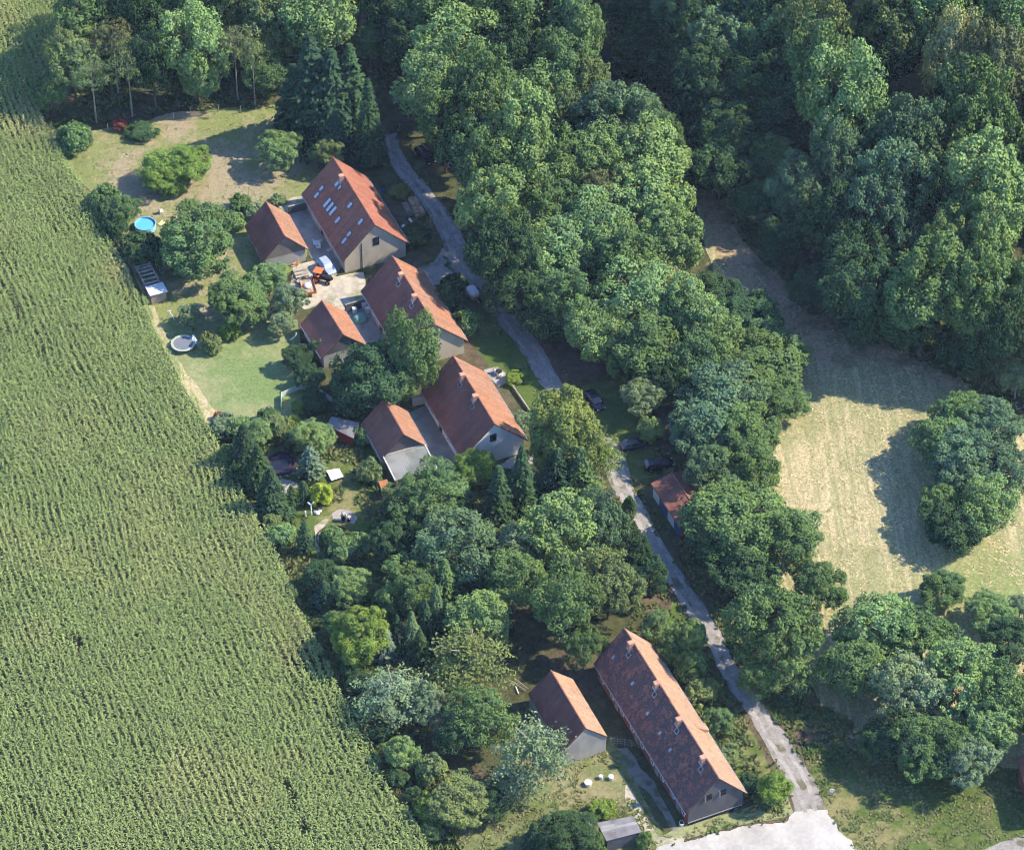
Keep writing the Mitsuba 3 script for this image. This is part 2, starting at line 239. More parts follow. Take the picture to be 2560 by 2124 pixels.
struct('courtyard', sheet([z3(*p) for p in ((640, 790), (850, 690), (1250, 1340), (1100, 1420), (960, 1400))], 0.016, 0.1, 0.8, 15), 'm_concrete', 'paved yard beside the third house')
struct('courtyard', sheet([z4(*p) for p in ((790, 985), (860, 975), (960, 1130), (1060, 1230), (1100, 1330), (1190, 1480), (1240, 1590), (1195, 1600), (1060, 1370), (1000, 1290), (930, 1260), (840, 1110))], 0.016, 0.2, 0.8, 16), 'm_path', 'grey path along the long house')
LANE = [((962, 340), (991, 330)), ((968, 384), (999, 370)), ((988, 432), (1033, 425)), ((1034, 480), (1076, 472)), ((1070, 529), (1115, 522)), ((1094, 577), (1146, 570)), ((1110, 615), (1160, 601)), ((1135, 655), (1178, 640)), ((1165, 690), (1203, 672)),
        ((1216, 745), (1262, 735)), ((1251, 812), (1305, 800)), ((1307, 886), (1360, 878)), ((1345, 948), (1396, 940)), ((1378, 1005), (1420, 985)), ((1430, 1070), (1470, 1050)), ((1500, 1150), (1560, 1125)), ((1534, 1228), (1584, 1215)), ((1572, 1276), (1608, 1262)),
        ((1604, 1338), (1640, 1325)), ((1634, 1398), (1676, 1385)), ((1672, 1462), (1712, 1448)), ((1722, 1540), (1770, 1525)), ((1768, 1600), (1808, 1588)), ((1794, 1662), (1832, 1650)), ((1826, 1725), (1876, 1712)), ((1873, 1787), (1920, 1775)),
        ((1905, 1846), (1964, 1836)), ((1942, 1908), (2000, 1896)), ((1976, 1970), (2040, 1957)), ((1986, 2035), (2066, 2022))]
struct('lane', sheet(fps(*[a for a, b in LANE], *[b for a, b in LANE][::-1]), 0.016, 0.3, 0.5, 17), 'm_gravel', 'narrow grey gravel lane running down between the houses and the trees')
cl = np.array([(np.array(at(*a)[:2]) + np.array(at(*b)[:2])) / 2 for a, b in LANE]); dv = np.gradient(cl, axis=0); dv /= np.linalg.norm(dv, axis=1, keepdims=True); nv = np.c_[-dv[:, 1], dv[:, 0]]
for i, o in enumerate((-.75, .75)): struct('wheel_track', sheet(np.vstack([cl + nv * (o - .3), (cl + nv * (o + .3))[::-1]]), 0.022, 0.28, 0.7, 40 + i), 'm_wheeltrack', ('left', 'right')[i] + ' worn pale wheel track along the lane')
struct('driveway', sheet(fps((1030, 690), (1040, 672), (1085, 655), (1105, 620), (1150, 615), (1200, 672), (1205, 715), (1150, 725), (1100, 712), (1050, 712)), 0.020, 0.25, 0.6, 18), 'm_gravel', 'grey driveway turning off the lane to the second house')
struct('gravel_lot', sheet(fps((1700, 2104), (1850, 2066), (1966, 2053), (1985, 2025), (2066, 2022), (2090, 2060), (2150, 2135), (2200, 2250), (1640, 2250), (1640, 2120)), 0.020, 0.6, 0.9, 19), 'm_whitegravel', 'bright white gravel turning area at the bottom')
struct('gravel_lot', sheet(fps((2430, 2140), (2500, 2105), (2570, 2085), (2700, 2050), (2700, 2250), (2400, 2250)), 0.020, 0.3, 0.5, 20), 'm_gravel', 'grey gravel patch in the lower right corner')
struct('garden_path', sheet([zoom(1460, 1950, .14286)(*p) for p in ((740, 20), (800, 130), (1100, 600), (1110, 680), (1300, 980), (1700, 1010), (1650, 900), (1560, 900), (1750, 1010), (1700, 1240), (1080, 1240), (1020, 880), (860, 610), (700, 500))], 0.012, 0.2, 0.8, 21), 'm_yard', 'sunlit crumbling concrete path behind the long house')
zp = zoom(760, 1240, .13333)
struct('garden_patio', sheet([zp(*p) for p in ((520, 330), (660, 240), (860, 260), (1000, 400), (940, 520), (700, 470), (560, 450))], 0.012, 0.1, 0.8, 22), 'm_concrete', 'round paved garden patio')
struct('garden_path', sheet([zp(*p) for p in ((200, 560), (380, 420), (470, 430), (330, 640), (270, 720), (300, 1060), (440, 1100), (480, 1240), (300, 1250), (220, 1000), (205, 700))], 0.012, 0.1, 0.8, 23), 'm_yard', 'pale curving garden path by the round bed')
struct('pond_paving', sheet([zoom(520, 1020, .1952)(*p) for p in ((820, 850), (1150, 960), (1140, 1010), (960, 1130), (860, 1080))], 0.012, 0.1, 0.8, 24), 'm_concrete', 'grey paving in front of the round pond')
struct('terrace', sheet([zoom(1140, 640, .22957)(*p) for p in ((300, 1240), (450, 1200), (540, 1270), (560, 1380), (470, 1420), (370, 1330))], 0.012, 0.05, 0.8, 25), 'm_concrete', 'pale terrace beside the third house')
struct('terrace', sheet([z3(*p) for p in ((1660, 1400), (1820, 1290), (2000, 1260), (2110, 1330), (1920, 1440))], 0.012, 0.15, 0.8, 26), 'm_whitegravel', 'bright paving at the foot of the white gable')

# ---------------------------------------------------------------- maize
def build_maize():
    rng = np.random.default_rng(11)
    d = np.array([at(985, 1988)[0] - at(254, 561)[0], at(985, 1988)[1] - at(254, 561)[1]]); d /= np.linalg.norm(d); nrm = np.array([-d[1], d[0]])   # d along the rows, nrm across
    o = at(254, 561)[:2]
    A = np.arange(-110, 160, 0.28); B = np.arange(-95, 40, 0.93)
    a, b = np.meshgrid(A, B); a = a + rng.uniform(-.13, .13, a.shape); bend = 1.1 * np.sin(a * 0.045) + 0.4 * np.sin(a * 0.13 + 1) + 1.6 * meshkit.fbm(np.stack([a * .10, b * .12, 0 * a], -1), 3, 6)
    x = o[0] + a * d[0] + (b + bend + rng.normal(0, .075, b.shape)) * nrm[0]; y = o[1] + a * d[1] + (b + bend + rng.normal(0, .075, b.shape)) * nrm[1]
    x, y, a, b = x.ravel(), y.ravel(), a.ravel(), b.ravel()
    keep = shapely.contains_xy(Polygon(FIELD).buffer(-0.25), x, y)
    # only what the frame can see, and a margin
    P = np.c_[x, y, np.full(len(x), 1.5)] - EYE; z = P @ FW
    u = 1280 + FPX * P[:, 0] / z; v = 1062 - FPX * (P @ UP) / z
    keep &= (u > -280) & (u < 2700) & (v > -280) & (v < 2400)
    thin = meshkit.fbm(np.c_[x * .25, y * .25, 0 * x], 3, 5) ; keep &= rng.random(len(x)) > np.clip((0.14 - thin) * 3, 0.01, 0.6)
    def gap(p, q, w):
        g1, g2 = at(*p)[:2], at(*q)[:2]; t = np.clip(((x - g1[0]) * (g2 - g1)[0] + (y - g1[1]) * (g2 - g1)[1]) / ((g2 - g1) ** 2).sum(), 0, 1)
        return np.hypot(x - g1[0] - t * (g2 - g1)[0], y - g1[1] - t * (g2 - g1)[1]) < w
    keep &= ~((gap((712, 1972), (772, 2098), 0.42) & (rng.random(len(x)) > .18)) | (gap((-10, 700), (60, 815), 0.42) & (rng.random(len(x)) > .35)) | (gap((60, 815), (250, 1180), 0.34) & (rng.random(len(x)) > .55)) | gap((186, 1612), (205, 1640), 0.45))
    x, y = x[keep], y[keep]; n = len(x)
    H = 2.15 * (0.84 + 0.34 * meshkit.fbm(np.c_[x * .09, y * .09, 0 * x], 3, 8)) * rng.uniform(.88, 1.1, n)
    L = 7; V, F = [], []; off = 0; base = np.c_[x, y]
    yaw0 = rng.uniform(0, 2 * np.pi, n)
    for i in range(L):
        t = (i + .6) / L; yaw = yaw0 + i * np.pi + rng.normal(0, .55, n); ln = (0.40 + 0.29 * (1 - abs(2 * t - 1.25))) * rng.uniform(.8, 1.2, n); w = 0.064 * rng.uniform(.9, 1.4, n)
        z0 = H * (0.30 + 0.70 * t); dx, dy = np.cos(yaw), np.sin(yaw); sx, sy = -dy, dx
        def P3(r, zz, ww): return np.stack([base[:, 0] + dx * r + sx * ww, base[:, 1] + dy * r + sy * ww, zz], 1)
        up = rng.uniform(.10, .32, n)
        vs = [P3(0 * ln, z0 - .04, 0 * w), P3(ln * .5, z0 + up, w), P3(ln * .5, z0 + up, -w), P3(ln, z0 + up - rng.uniform(.0, .30, n), 0 * w)]
        V.append(np.stack(vs, 1).reshape(-1, 3)); k = off + np.arange(n) * 4
        F += [np.c_[k, k + 2, k + 1], np.c_[k + 1, k + 2, k + 3]]; off += 4 * n
    tw = 0.05; zt = H + .22                                           # tassels
    V.append(np.stack([np.c_[x - tw, y, H * .96], np.c_[x + tw, y, H * .96], np.c_[x + rng.uniform(-.12, .12, n), y + rng.uniform(-.12, .12, n), zt]], 1).reshape(-1, 3)); k = off + np.arange(n) * 3
    F.append(np.c_[k, k + 1, k + 2])
    return np.vstack(V), np.vstack(F)
hot = at(70, 320)[:2]; hot2 = at(330, 690)[:2]; hot3 = at(180, 1100)[:2]
def maize_fn(p, n, uv):
    a = fbm(p.x * 0.07 + 3, p.y * 0.07, 2.0, 3); b = noise(p.x * 1.7, p.y * 1.7, p.z * 2.0); c = noise(p.x * 5, p.y * 5, p.z * 4)
    dry = 0.55 * smoothstep(0.48, 0.80, a)
    for q, r, s in ((hot, 7, 1.0), (hot2, 7, .9), (hot3, 10, .3)):
        dry = dr.maximum(dry, s * smoothstep(1.0, 0.35, dr.sqrt(dr.square(p.x - float(q[0])) + dr.square(p.y - float(q[1]))) / r) * (.55 + .45 * b))
    g = mix((0.255, 0.345, 0.124), (0.385, 0.405, 0.165), dry)
    g = mix(g, (0.36, 0.33, 0.19), smoothstep(1.95, 2.35, p.z) * smoothstep(.35, .75, c) * 0.28)
    return g * (0.62 + 0.5 * b + 0.26 * c)
scene['m_maize'] = diffuse(maize_fn)
solo('maize_crop', build_maize(), 'm_maize', 'tall green maize standing in rows over the whole left side', 'maize', kind='stuff')

# ---------------------------------------------------------------- foliage
def unit(v): return v / (np.linalg.norm(v, axis=-1, keepdims=True) + 1e-9)
def quads(c, nrm, size, rng, aspect=0.62, along=None):
    """A leaf rhombus at each point c, facing nrm."""
    r = unit(rng.normal(size=c.shape)) if along is None else along
    t = unit(np.cross(nrm, r)) if along is None else unit(r - (r * nrm).sum(1, keepdims=True) * nrm)
    b = np.cross(nrm, t); s = size[:, None]
    V = np.stack([c - t * s, c + b * s * aspect + nrm * s * .12, c + t * s, c - b * s * aspect + nrm * s * .12], 1).reshape(-1, 3)
    k = np.arange(len(c)) * 4
    return V, np.vstack([np.c_[k, k + 1, k + 2], np.c_[k, k + 2, k + 3]])
def fib(n, rng):
    i = np.arange(n) + .5; ph = np.arccos(1 - 2 * i / n); th = np.pi * (1 + 5 ** .5) * i + rng.uniform(0, 6)
    return np.stack([np.cos(th) * np.sin(ph), np.sin(th) * np.sin(ph), np.cos(ph)], 1)
def broad(seed, W=9.0, H=12.0, z0=2.4, lobes=58, subs=12, leaves=24, lr=(.095, .165), lf=.0195, rough=.50, top=.86, up=.25, loose=.48, zmin=-.72, gaps=0.0):
    """Crown of clumps: an uneven envelope, lobes on it, twig clumps on the lobes, leaves on the clumps."""
    rng = np.random.default_rng(seed); D = fib(lobes, rng); D = unit(D + rng.normal(0, .16, D.shape)); D = D[D[:, 2] > zmin]
    if gaps: D = D[rng.random(len(D)) > gaps]
    rad = 1 + rough * 2 * (meshkit.fbm(D * 1.25 + seed * 3.1, 3, seed) - .5) * 1.5
    hz = (H - z0) / 2; cz = z0 + hz
    rl = rng.uniform(*lr, len(D)) * W
    ext = np.array([W / 2, W / 2, hz])
    sq = np.where(D[:, 2:3] > 0, np.array([[1, 1, 1.0]]), np.array([[1, 1, top]]))
    C = D * (ext - rl[:, None] * .8) * sq * np.clip(rad, .45, 1.28)[:, None]
    C = np.vstack([C, C[rng.permutation(len(C))[: len(C) // 2]] * rng.uniform(.45, .75, (len(C) // 2, 1))]); rl = np.r_[rl, rng.uniform(*lr, len(C) - len(rl)) * W]
    out = unit(C / ext)
    n1 = len(C); d2 = unit(rng.normal(size=(n1, subs, 3)) + out[:, None] * .85 + np.array([0, 0, .25])); c2 = (C[:, None] + d2 * (rl * .80)[:, None, None] * rng.uniform(.75, 1.15, (n1, subs, 1))).reshape(-1, 3); d2 = d2.reshape(-1, 3)
    rs = np.repeat(rl, subs) * rng.uniform(.40, .66, n1 * subs)
    d3 = unit(rng.normal(size=(len(c2), leaves, 3)) + d2[:, None] * .8 + np.array([0, 0, up])); c3 = (c2[:, None] + d3 * rs[:, None, None] * rng.uniform(.55, 1.1, (len(c2), leaves, 1))).reshape(-1, 3)
    nn = unit(d3.reshape(-1, 3) + rng.normal(0, loose, (len(c3), 3)) + np.array([0, 0, up]))
    c3[:, 2] = np.maximum(c3[:, 2] + cz, .15)
    return quads(c3, nn, W * lf * rng.uniform(.75, 1.3, len(c3)), rng)
def feathery(seed, W=9.0, H=12.0, z0=1.6, strands=190, per=34, lf=.022, droop=.55):
    rng = np.random.default_rng(seed); D = fib(strands, rng); D = unit(D + rng.normal(0, .15, D.shape)); D = D[D[:, 2] > -.55]; n = len(D)
    hz = (H - z0) / 2; rad = (1 + .55 * (meshkit.fbm(D * 1.6 + seed, 3, seed) - .5) * 2) * np.where(rng.random(n) < .35, rng.uniform(.5, .85, n), 1)
    tipw = np.where(D[:, 2] > 0, 1 - .45 * D[:, 2] ** 2, 1)
    E = D * np.array([W / 2, W / 2, hz]) * np.clip(rad, .45, 1.2)[:, None]; E[:, :2] *= tipw[:, None]; E[:, 2] += z0 + hz
    t = rng.uniform(0, 1, (n, per)); ctr = np.array([0, 0, z0 + hz * .9]); S = ctr + (E - ctr) * .55
    P = S[:, None] + (E - S)[:, None] * t[..., None]; P[..., 2] -= droop * W * .12 * t ** 2 * rng.uniform(.4, 1.4, (n, 1)); P += rng.normal(0, W * .020, P.shape) * (1 + t[..., None])
    P = P.reshape(-1, 3); nn = unit(rng.normal(0, .75, P.shape) + np.repeat(D, per, 0) * .6 + [0, 0, .35]); P[:, 2] = np.maximum(P[:, 2], .2)
    return quads(P, nn, W * lf * rng.uniform(.7, 1.35, len(P)), rng, .5)
def conifer(seed, W=5.0, H=14.0, z0=.5, whorls=26, arms=10, per=11, lf=.036, droop=.28, power=.9):
    rng = np.random.default_rng(seed); V, F, off = [], [], 0; C, N, A, S = [], [], [], []
    for i in range(whorls):
        t = (i + rng.uniform(-.2, .2)) / whorls; z = z0 + (H - z0) * np.clip(t, 0, 1); r = W / 2 * max(.03, (1 - t)) ** power * rng.uniform(.82, 1.12)
        for a in rng.uniform(0, 6.28) + np.arange(arms) * 6.283 / arms + rng.normal(0, .18, arms):
            ra = r * rng.uniform(.72, 1.15); d = np.array([np.cos(a), np.sin(a), 0]); m = max(4, int(per * (.4 + .6 * ra / (W / 2)))); s = rng.uniform(.18, 1, m) ** .8
            side = np.array([-d[1], d[0], 0]); c = d * (s * ra)[:, None] + side * (rng.normal(0, .10, m) * ra * s)[:, None]
            c[:, 2] = z + ra * (.16 * s - droop * s ** 2) + rng.normal(0, .05, m) * W * .12; C.append(c)
            N.append(unit(np.array([0, 0, 1.0]) + d * .55 + rng.normal(0, .38, (m, 3)))); A.append(unit(d + rng.normal(0, .45, (m, 3)) + [0, 0, -.25])); S.append(W * lf * rng.uniform(.8, 1.5, m) * (.65 + .35 * (1 - t)))
    C, N, A, S = map(np.concatenate, (C, N, A, S)); C[:, 2] = np.maximum(C[:, 2], .1)
    return quads(C, N, S * 1.25, rng, .5, A)
def trunk(H, r, seed=0, limbs=5, spread=2.4, zl=.45):
    rng = np.random.default_rng(seed); ms = [cyl(0, 0, -.3, H * .8, r, r * .35, 8)]
    for i in range(limbs):
        a = i * 2.4 + rng.uniform(-.4, .4); z = H * (zl + .06 * i); ms.append(bar([0, 0, z], [math.cos(a) * spread, math.sin(a) * spread, z + H * .2], r * .32, 5))
    return cat(ms)
PROTO = {}                                                        # kind -> list of (crown, trunk), each with the size it was modelled at
def proto(kind, W, H, crown, tr, bark='bark'):
    PROTO.setdefault(kind, []).append((W, H, mikit.ply(crown), mikit.ply(tr), bark))
for s, kw in enumerate(({}, dict(lobes=48, lr=(.11, .19)), dict(rough=.62, up=.4), dict(lobes=70, lr=(.085, .14), loose=.5), dict(top=1.0, rough=.55, gaps=.08), dict(lobes=50, rough=.7), dict(lobes=62, loose=.6, lf=.018))): proto('broad', 9, 12, broad(s, **kw), trunk(12, .26, s))
for s in range(2): proto('tall', 9, 14.5, broad(20 + s, H=14.5, z0=4.2, lobes=56, rough=.58), trunk(14.5, .28, s))
for s in range(2): proto('clumpy', 9, 12, broad(30 + s, lobes=36, lr=(.12, .20), rough=.62, subs=15, leaves=24, gaps=.10), trunk(12, .26, s))
for s in range(2): proto('fine', 9, 11, broad(40 + s, H=11, lobes=84, lr=(.07, .12), lf=.0165, subs=9, leaves=24, rough=.56, loose=.6), trunk(11, .24, s))
for s in range(2): proto('feather', 9, 12, feathery(50 + s), trunk(12, .20, s, 6, 2.0), 'bark_pale')
for s in range(2): proto('sparse', 7, 14, broad(60 + s, W=7, H=14, z0=7.5, lobes=36, lr=(.09, .16), subs=8, leaves=9, rough=.6, gaps=.15, loose=.6), trunk(14, .17, s, 5, 1.5, .55), 'bark_pale')
for s in range(3): proto('shrub', 4, 3, broad(70 + s, W=4, H=3, z0=-.5, lobes=36, lr=(.11, .20), lf=.036, subs=9, leaves=17, rough=.5, zmin=-.3), trunk(2.2, .07, s, 6, .9, .1))
for s in range(3): proto('spruce', 5.5, 15, conifer(80 + s, W=5.5, H=15, whorls=34, arms=14, per=14, lf=.042, power=.72), trunk(15, .2, s, 0))
for s in range(2): proto('cypress', 2.4, 6, conifer(90 + s, W=2.4, H=6, whorls=20, arms=9, per=9, lf=.06, droop=-.5, power=.62), trunk(6, .08, s, 0))
for s in range(2): proto('larch', 7, 13, feathery(100 + s, W=7, H=13, z0=.8, strands=210, per=30, lf=.026, droop=.35), trunk(13, .2, s, 0))
GROUPS = {}
TREES = []
rngT = np.random.default_rng(5)
def tree(t, x, y, w, H, kind, leaf, label, category='tree', name=None, group=None, yaw=None, dep=1.0, grow=1.04):
    """A tree or shrub whose crown's middle shows at (x, y) of the tile t, w tile pixels wide, H metres high."""
    fx, fy = px(t, x, y); hc = H * {'broad': .58, 'tall': .62, 'clumpy': .58, 'fine': .58, 'feather': .55, 'sparse': .74, 'shrub': .45, 'spruce': .42, 'cypress': .45, 'larch': .5}[kind]
    p = at(fx, fy, hc); wm = w * K / (FPX / ((p - EYE) @ FW))
    wm *= grow * (1.22 if kind == 'spruce' else 1); H *= 1.05
    lst = PROTO[kind]; k = len(TREES) % len(lst); W0, H0, crown, tr, bark = lst[k]
    gid = f'{kind}_{k}_{leaf}'
    if gid not in GROUPS:
        GROUPS[gid] = 1
        scene['plant_' + gid] = {'type': 'shapegroup', 'crown': {**crown, 'bsdf': {'type': 'ref', 'id': leaf}}, 'trunk': {**tr, 'bsdf': {'type': 'ref', 'id': bark}}}
    nm = name or {'spruce': 'spruce_tree', 'cypress': 'columnar_conifer', 'larch': 'larch_tree', 'shrub': 'shrub', 'feather': 'birch_tree' if 'birch' in label else 'broadleaf_tree'}.get(kind, 'broadleaf_tree')
    key = thing(nm, label, category, group)
    yw = float(rngT.uniform(0, 360)) if yaw is None else yaw
    scene[key] = {'type': 'instance', 'to_world': TF().translate([float(p[0]), float(p[1]), 0]).rotate([0, 0, 1], yw).scale([wm / W0, wm / W0 * dep, H / H0]), 'group': {'type': 'ref', 'id': 'plant_' + gid}}
    TREES.append((key, p, wm, H, kind, leaf))

# ---------------------------------------------------------------- buildings
def roof_slope(L, W, hr, he, side, th=.16):
    """One slope of a gable roof: side +1 = left (+y), -1 = right."""
    dy, dz = W / 2, hr - he; n = np.array([0, dz * side, dy]) / math.hypot(dy, dz) * th
    a = np.array([[-L / 2, 0, hr], [L / 2, 0, hr], [L / 2, side * dy, he], [-L / 2, side * dy, he]]); b = a - [0, 0, th * 1.35]
    v = np.vstack([a, b]); f = [(0, 1, 2), (0, 2, 3), (4, 6, 5), (4, 7, 6), (0, 4, 5), (0, 5, 1), (2, 6, 7), (2, 7, 3), (0, 3, 7), (0, 7, 4), (1, 5, 6), (1, 6, 2)]
    m = poly(v, f)
    if side > 0: m.invert()
    return m
def window(parent, M, w, h, frame_mat='m_frame', pane='m_glass', t=.06, bars=True):
    """A window in the local plane x-z of M, facing +y... centred at M's origin."""
    fr = [box(-w / 2, w / 2, 0, t, -h / 2, -h / 2 + .09), box(-w / 2, w / 2, 0, t, h / 2 - .09, h / 2), box(-w / 2, -w / 2 + .09, 0, t, -h / 2 + .09, h / 2 - .09), box(w / 2 - .09, w / 2, 0, t, -h / 2 + .09, h / 2 - .09)]
    if bars: fr.append(box(-.03, .03, 0, t * .9, -h / 2 + .09, h / 2 - .09))
    k = part(parent, 'window', mv(cat(fr), M), frame_mat)
    part(k, 'pane', mv(box(-w / 2 + .05, w / 2 - .05, -.01, .025, -h / 2 + .05, h / 2 - .05), M), pane)
    return k
def rotz(a): return trimesh.transformations.rotation_matrix(a, [0, 0, 1])
def gable_house(name, label, q, roof_l, roof_r, wall, gable=None, over=.45, gover=.28, chims=(), sky=(), roofname='roof_slope', gutter=True, gable_h=None, ridge='m_tile_red', board='m_darkwood', flash='vee', category='house'):
    x, y, a, L, W, hr, he = q; M = frame((x, y), a); k = thing(name, label, category)
    sl = (hr - he) / (W / 2); wW, wL = W / 2 - over, L / 2 - gover; we = he + over * sl - .24; wr = hr - .26
    prof = [(-wW, 0), (wW, 0), (wW, we), (0, wr), (-wW, we)]
    part(k, 'wall', prism(prof, -wL, wL, M), wall)
    if gable:
        lo = gable_h if gable_h is not None else 0.02
        c = lambda z: wW if z <= we else wW * (wr - z) / (wr - we)
        pg = [(-c(lo), lo), (c(lo), lo)] + ([(wW, we)] if lo < we else []) + [(0, wr - .01)] + ([(-wW, we)] if lo < we else [])
        part(k, 'gable_cladding', prism(pg, -wL - .035, -wL - .003, M), gable)
    for side, mat in ((1, roof_l), (-1, roof_r)):
        r = part(k, 'roof_slope', mv(roof_slope(L, W, hr, he, side), M), mat)
        if side == 1: rl = r
    rc = [mv(trimesh.creation.cylinder(radius=.13, height=.40, sections=7), M @ trimesh.transformations.translation_matrix([-L / 2 + .19 + i * (L - .38) / max(1, int(L / .4) - 1), 0, hr - .03]) @ trimesh.transformations.rotation_matrix(math.pi / 2, [0, 1, 0])) for i in range(int(L / .4))]
    part(k, 'ridge', cat(rc), ridge, smooth=40)
    for e in (-1, 1):
        for side in (-1, 1):
            v0 = np.array([e * (L / 2 + .015), 0, hr - .2]); v1 = np.array([e * (L / 2 + .015), side * W / 2, he - .2]); d = np.array([0, 0, .13]); tx = np.array([e * .03, 0, 0])
            part(k, 'barge_board', mv(trimesh.Trimesh(np.array([v0, v1, v1 + d, v0 + d, v0 + tx, v1 + tx, v1 + d + tx, v0 + d + tx])).convex_hull, M), board)
    if gutter:
        for side in (1, -1): part(k, 'gutter', mv(bar([-L / 2 + .05, side * (W / 2 + .07), he - .12], [L / 2 - .05, side * (W / 2 + .07), he - .12], .075, 8), M), 'm_zinc', smooth=40)
    def on_roof(s, t, side=1):
        """Point of the left slope: s from the far end (0) to the near one (1), t from ridge (0) to eave (1); and the slope's frame (x along the ridge, y down the slope, z out)."""
        p = np.array([L / 2 - s * L, side * t * W / 2, hr - t * (hr - he)]); ex = np.array([-1, 0, 0]) ; ey = np.array([0, side * W / 2, he - hr]); ey = ey / np.linalg.norm(ey); ez = np.cross(ex, ey)
        if ez[2] < 0: ex = -ex; ez = np.cross(ex, ey)
        F = np.eye(4); F[:3, 0], F[:3, 1], F[:3, 2], F[:3, 3] = ex, ey, ez, p; return p, M @ F
    for s, t in chims:
        p, F = on_roof(s, t); cx, cy, cz = p
        c = part(rl, 'chimney', cat([box(cx - .33, cx + .33, cy - .36, cy + .36, cz - .5, hr + .28, M, .01), box(cx - .37, cx + .37, cy - .40, cy + .40, hr + .28, hr + .38, M, .02)]), 'm_chimney')
        # lead flashing on the tiles round the stack
        p2, F2 = on_roof(s, t); h = .46
        part(rl, 'flashing', mv(cat([box(-h, h, .42, .62, .01, .05), box(-h - .02, -h + .16, -.2, .42, .01, .05), box(h - .16, h + .02, -.2, .42, .01, .05)]), F2), 'm_zinc')
        if flash == 'vee':
            p3, F3 = on_roof(s + .05 * 14 / L, t + .13)
            key = part(rl, 'roof_hatch', mv(cat([box(-.35, -.28, -.36, .36, 0, .12), box(.28, .35, -.36, .36, 0, .12), box(-.28, .28, .28, .36, 0, .12), box(-.28, .28, -.36, -.30, 0, .12)]), F3), 'm_zinc')
            part(rl, 'hatch_pane', mv(box(-.28, .28, -.30, .28, 0, .07), F3), 'm_hatch')
    for s, t, w, h in sky:
        p, F = on_roof(s, t); g = .09
        part(rl, 'roof_window', mv(cat([box(-w / 2, -w / 2 + g, -h / 2, h / 2, 0, .11), box(w / 2 - g, w / 2, -h / 2, h / 2, 0, .11), box(-w / 2 + g, w / 2 - g, -h / 2, -h / 2 + g, 0, .11), box(-w / 2 + g, w / 2 - g, h / 2 - g, h / 2, 0, .11)]), F), 'm_skyframe')
        part(rl, 'window_pane', mv(box(-w / 2 + g, w / 2 - g, -h / 2 + g, h / 2 - g, 0, .065), F), 'm_skypane')
    def gable_window(yy, z, w=.9, h=1.15, **kw):
        F = np.eye(4); F[:3, 0] = [0, 1, 0]; F[:3, 1] = [-1, 0, 0]; F[:3, 3] = [-wL - (.038 if gable else .002), yy, z]; return window(k, M @ F, w, h, **kw)
    def side_window(xx, z, w=1.1, h=1.2, side=1, **kw):
        F = np.eye(4); F[:3, 0] = [-side, 0, 0]; F[:3, 1] = [0, side, 0]; F[:3, 3] = [xx, side * (wW + .002), z]; return window(k, M @ F, w, h, **kw)
    def door(xx, side=1, mat='m_darkwood', w=1.0, h=2.0):
        d = part(k, 'door', mv(box(xx - w / 2, xx + w / 2, side * wW, side * (wW + .05), .03, h), M), mat)
    return k, M, rl, on_roof, gable_window, side_window, door, wW, wL, we
Q = dict(h1=(-24.243, 43.538, 1.976, 17.618, 10.918, 8.176, 2.6), h2=(-14.679, 21.048, 1.974, 16.678, 10.471, 7.696, 2.6), h3=(-5.526, -.667, 1.971, 15.549, 10.225, 7.715, 2.6),
         s1=(-36.142, 39.309, 1.952, 8.843, 7.324, 6.147, 2.3), s2=(-26.567, 17.122, 1.999, 8.371, 7.224, 5.694, 2.3), s3=(-16.966, -4.459, 1.965, 8.024, 7.061, 5.963, 2.3),
         lb=(20.633, -60.684, 1.983, 28.459, 8.692, 7.972, 2.9), ga=(7.346, -58.641, 1.982, 11.024, 6.469, 6.162, 3.0))
SK = [(.17, .734, .78, 1.25), (.159, .568, .78, 1.05), (.343, .624, .85, 1.9), (.407, .616, .85, 1.9), (.471, .611, .85, 1.9), (.592, .236, .8, 1.2), (.598, .623, .8, 1.3), (.838, .226, .8, 1.2), (.84, .733, .78, 1.25), (.832, .573, .78, 1.05), (.275, .235, .8, 1.0), (.337, .224, .6, .9)]
H1 = gable_house('cottage', 'beige gabled house with many roof windows in its red tiled roof', Q['h1'], 'm_tile_red', 'm_tile_red', 'm_beige', chims=[(.286, .10)], sky=SK, flash=None)
H1[4](-.2, 4.6, 1.0, 1.5, frame_mat='m_dark'); part(H1[0], 'drainpipe', mv(bar([-H1[8] - .05, 2.2, .05], [-H1[8] - .05, 2.2, 5.0], .05), H1[1]), 'm_dark')
H2 = gable_house('cottage', 'cream gabled house with two chimneys, partly hidden by a tall dense tree', Q['h2'], 'm_tile_dim', 'm_tile_sunlit', 'm_cream', chims=[(.273, .08), (.594, .08)])
H2[4](.4, 4.7, 1.1, 1.35, frame_mat='m_frame')
H3 = gable_house('cottage', 'white gabled house with two chimneys and one small dark gable window', Q['h3'], 'm_tile_dim', 'm_tile_sunlit', 'm_white', chims=[(.29, .08), (.60, .08)])
H3[4](.1, 4.75, 1.0, 1.35, frame_mat='m_dark')
for Hh in (H1, H2, H3):
    for xx in (-5, -1.8, 4.6): Hh[5](xx, 1.35)
    Hh[6](1.3); 
    for xx in (-5, -1.5, 2, 5.2): Hh[5](xx, 1.35, side=-1)
S1 = gable_house('outbuilding', 'gabled outbuilding with grey boarded gable beside the house with many roof windows', Q['s1'], 'm_tile_dim', 'm_tile_sunlit', 'm_greywall', 'm_greyboards', gable_h=2.2, gutter=False, category='shed')
S2 = gable_house('outbuilding', 'gabled outbuilding with red brown roof left of the cream house', Q['s2'], 'm_tile_dim', 'm_tile_sunlit', 'm_greywall', 'm_slatewall', gable_h=2.4, category='shed')
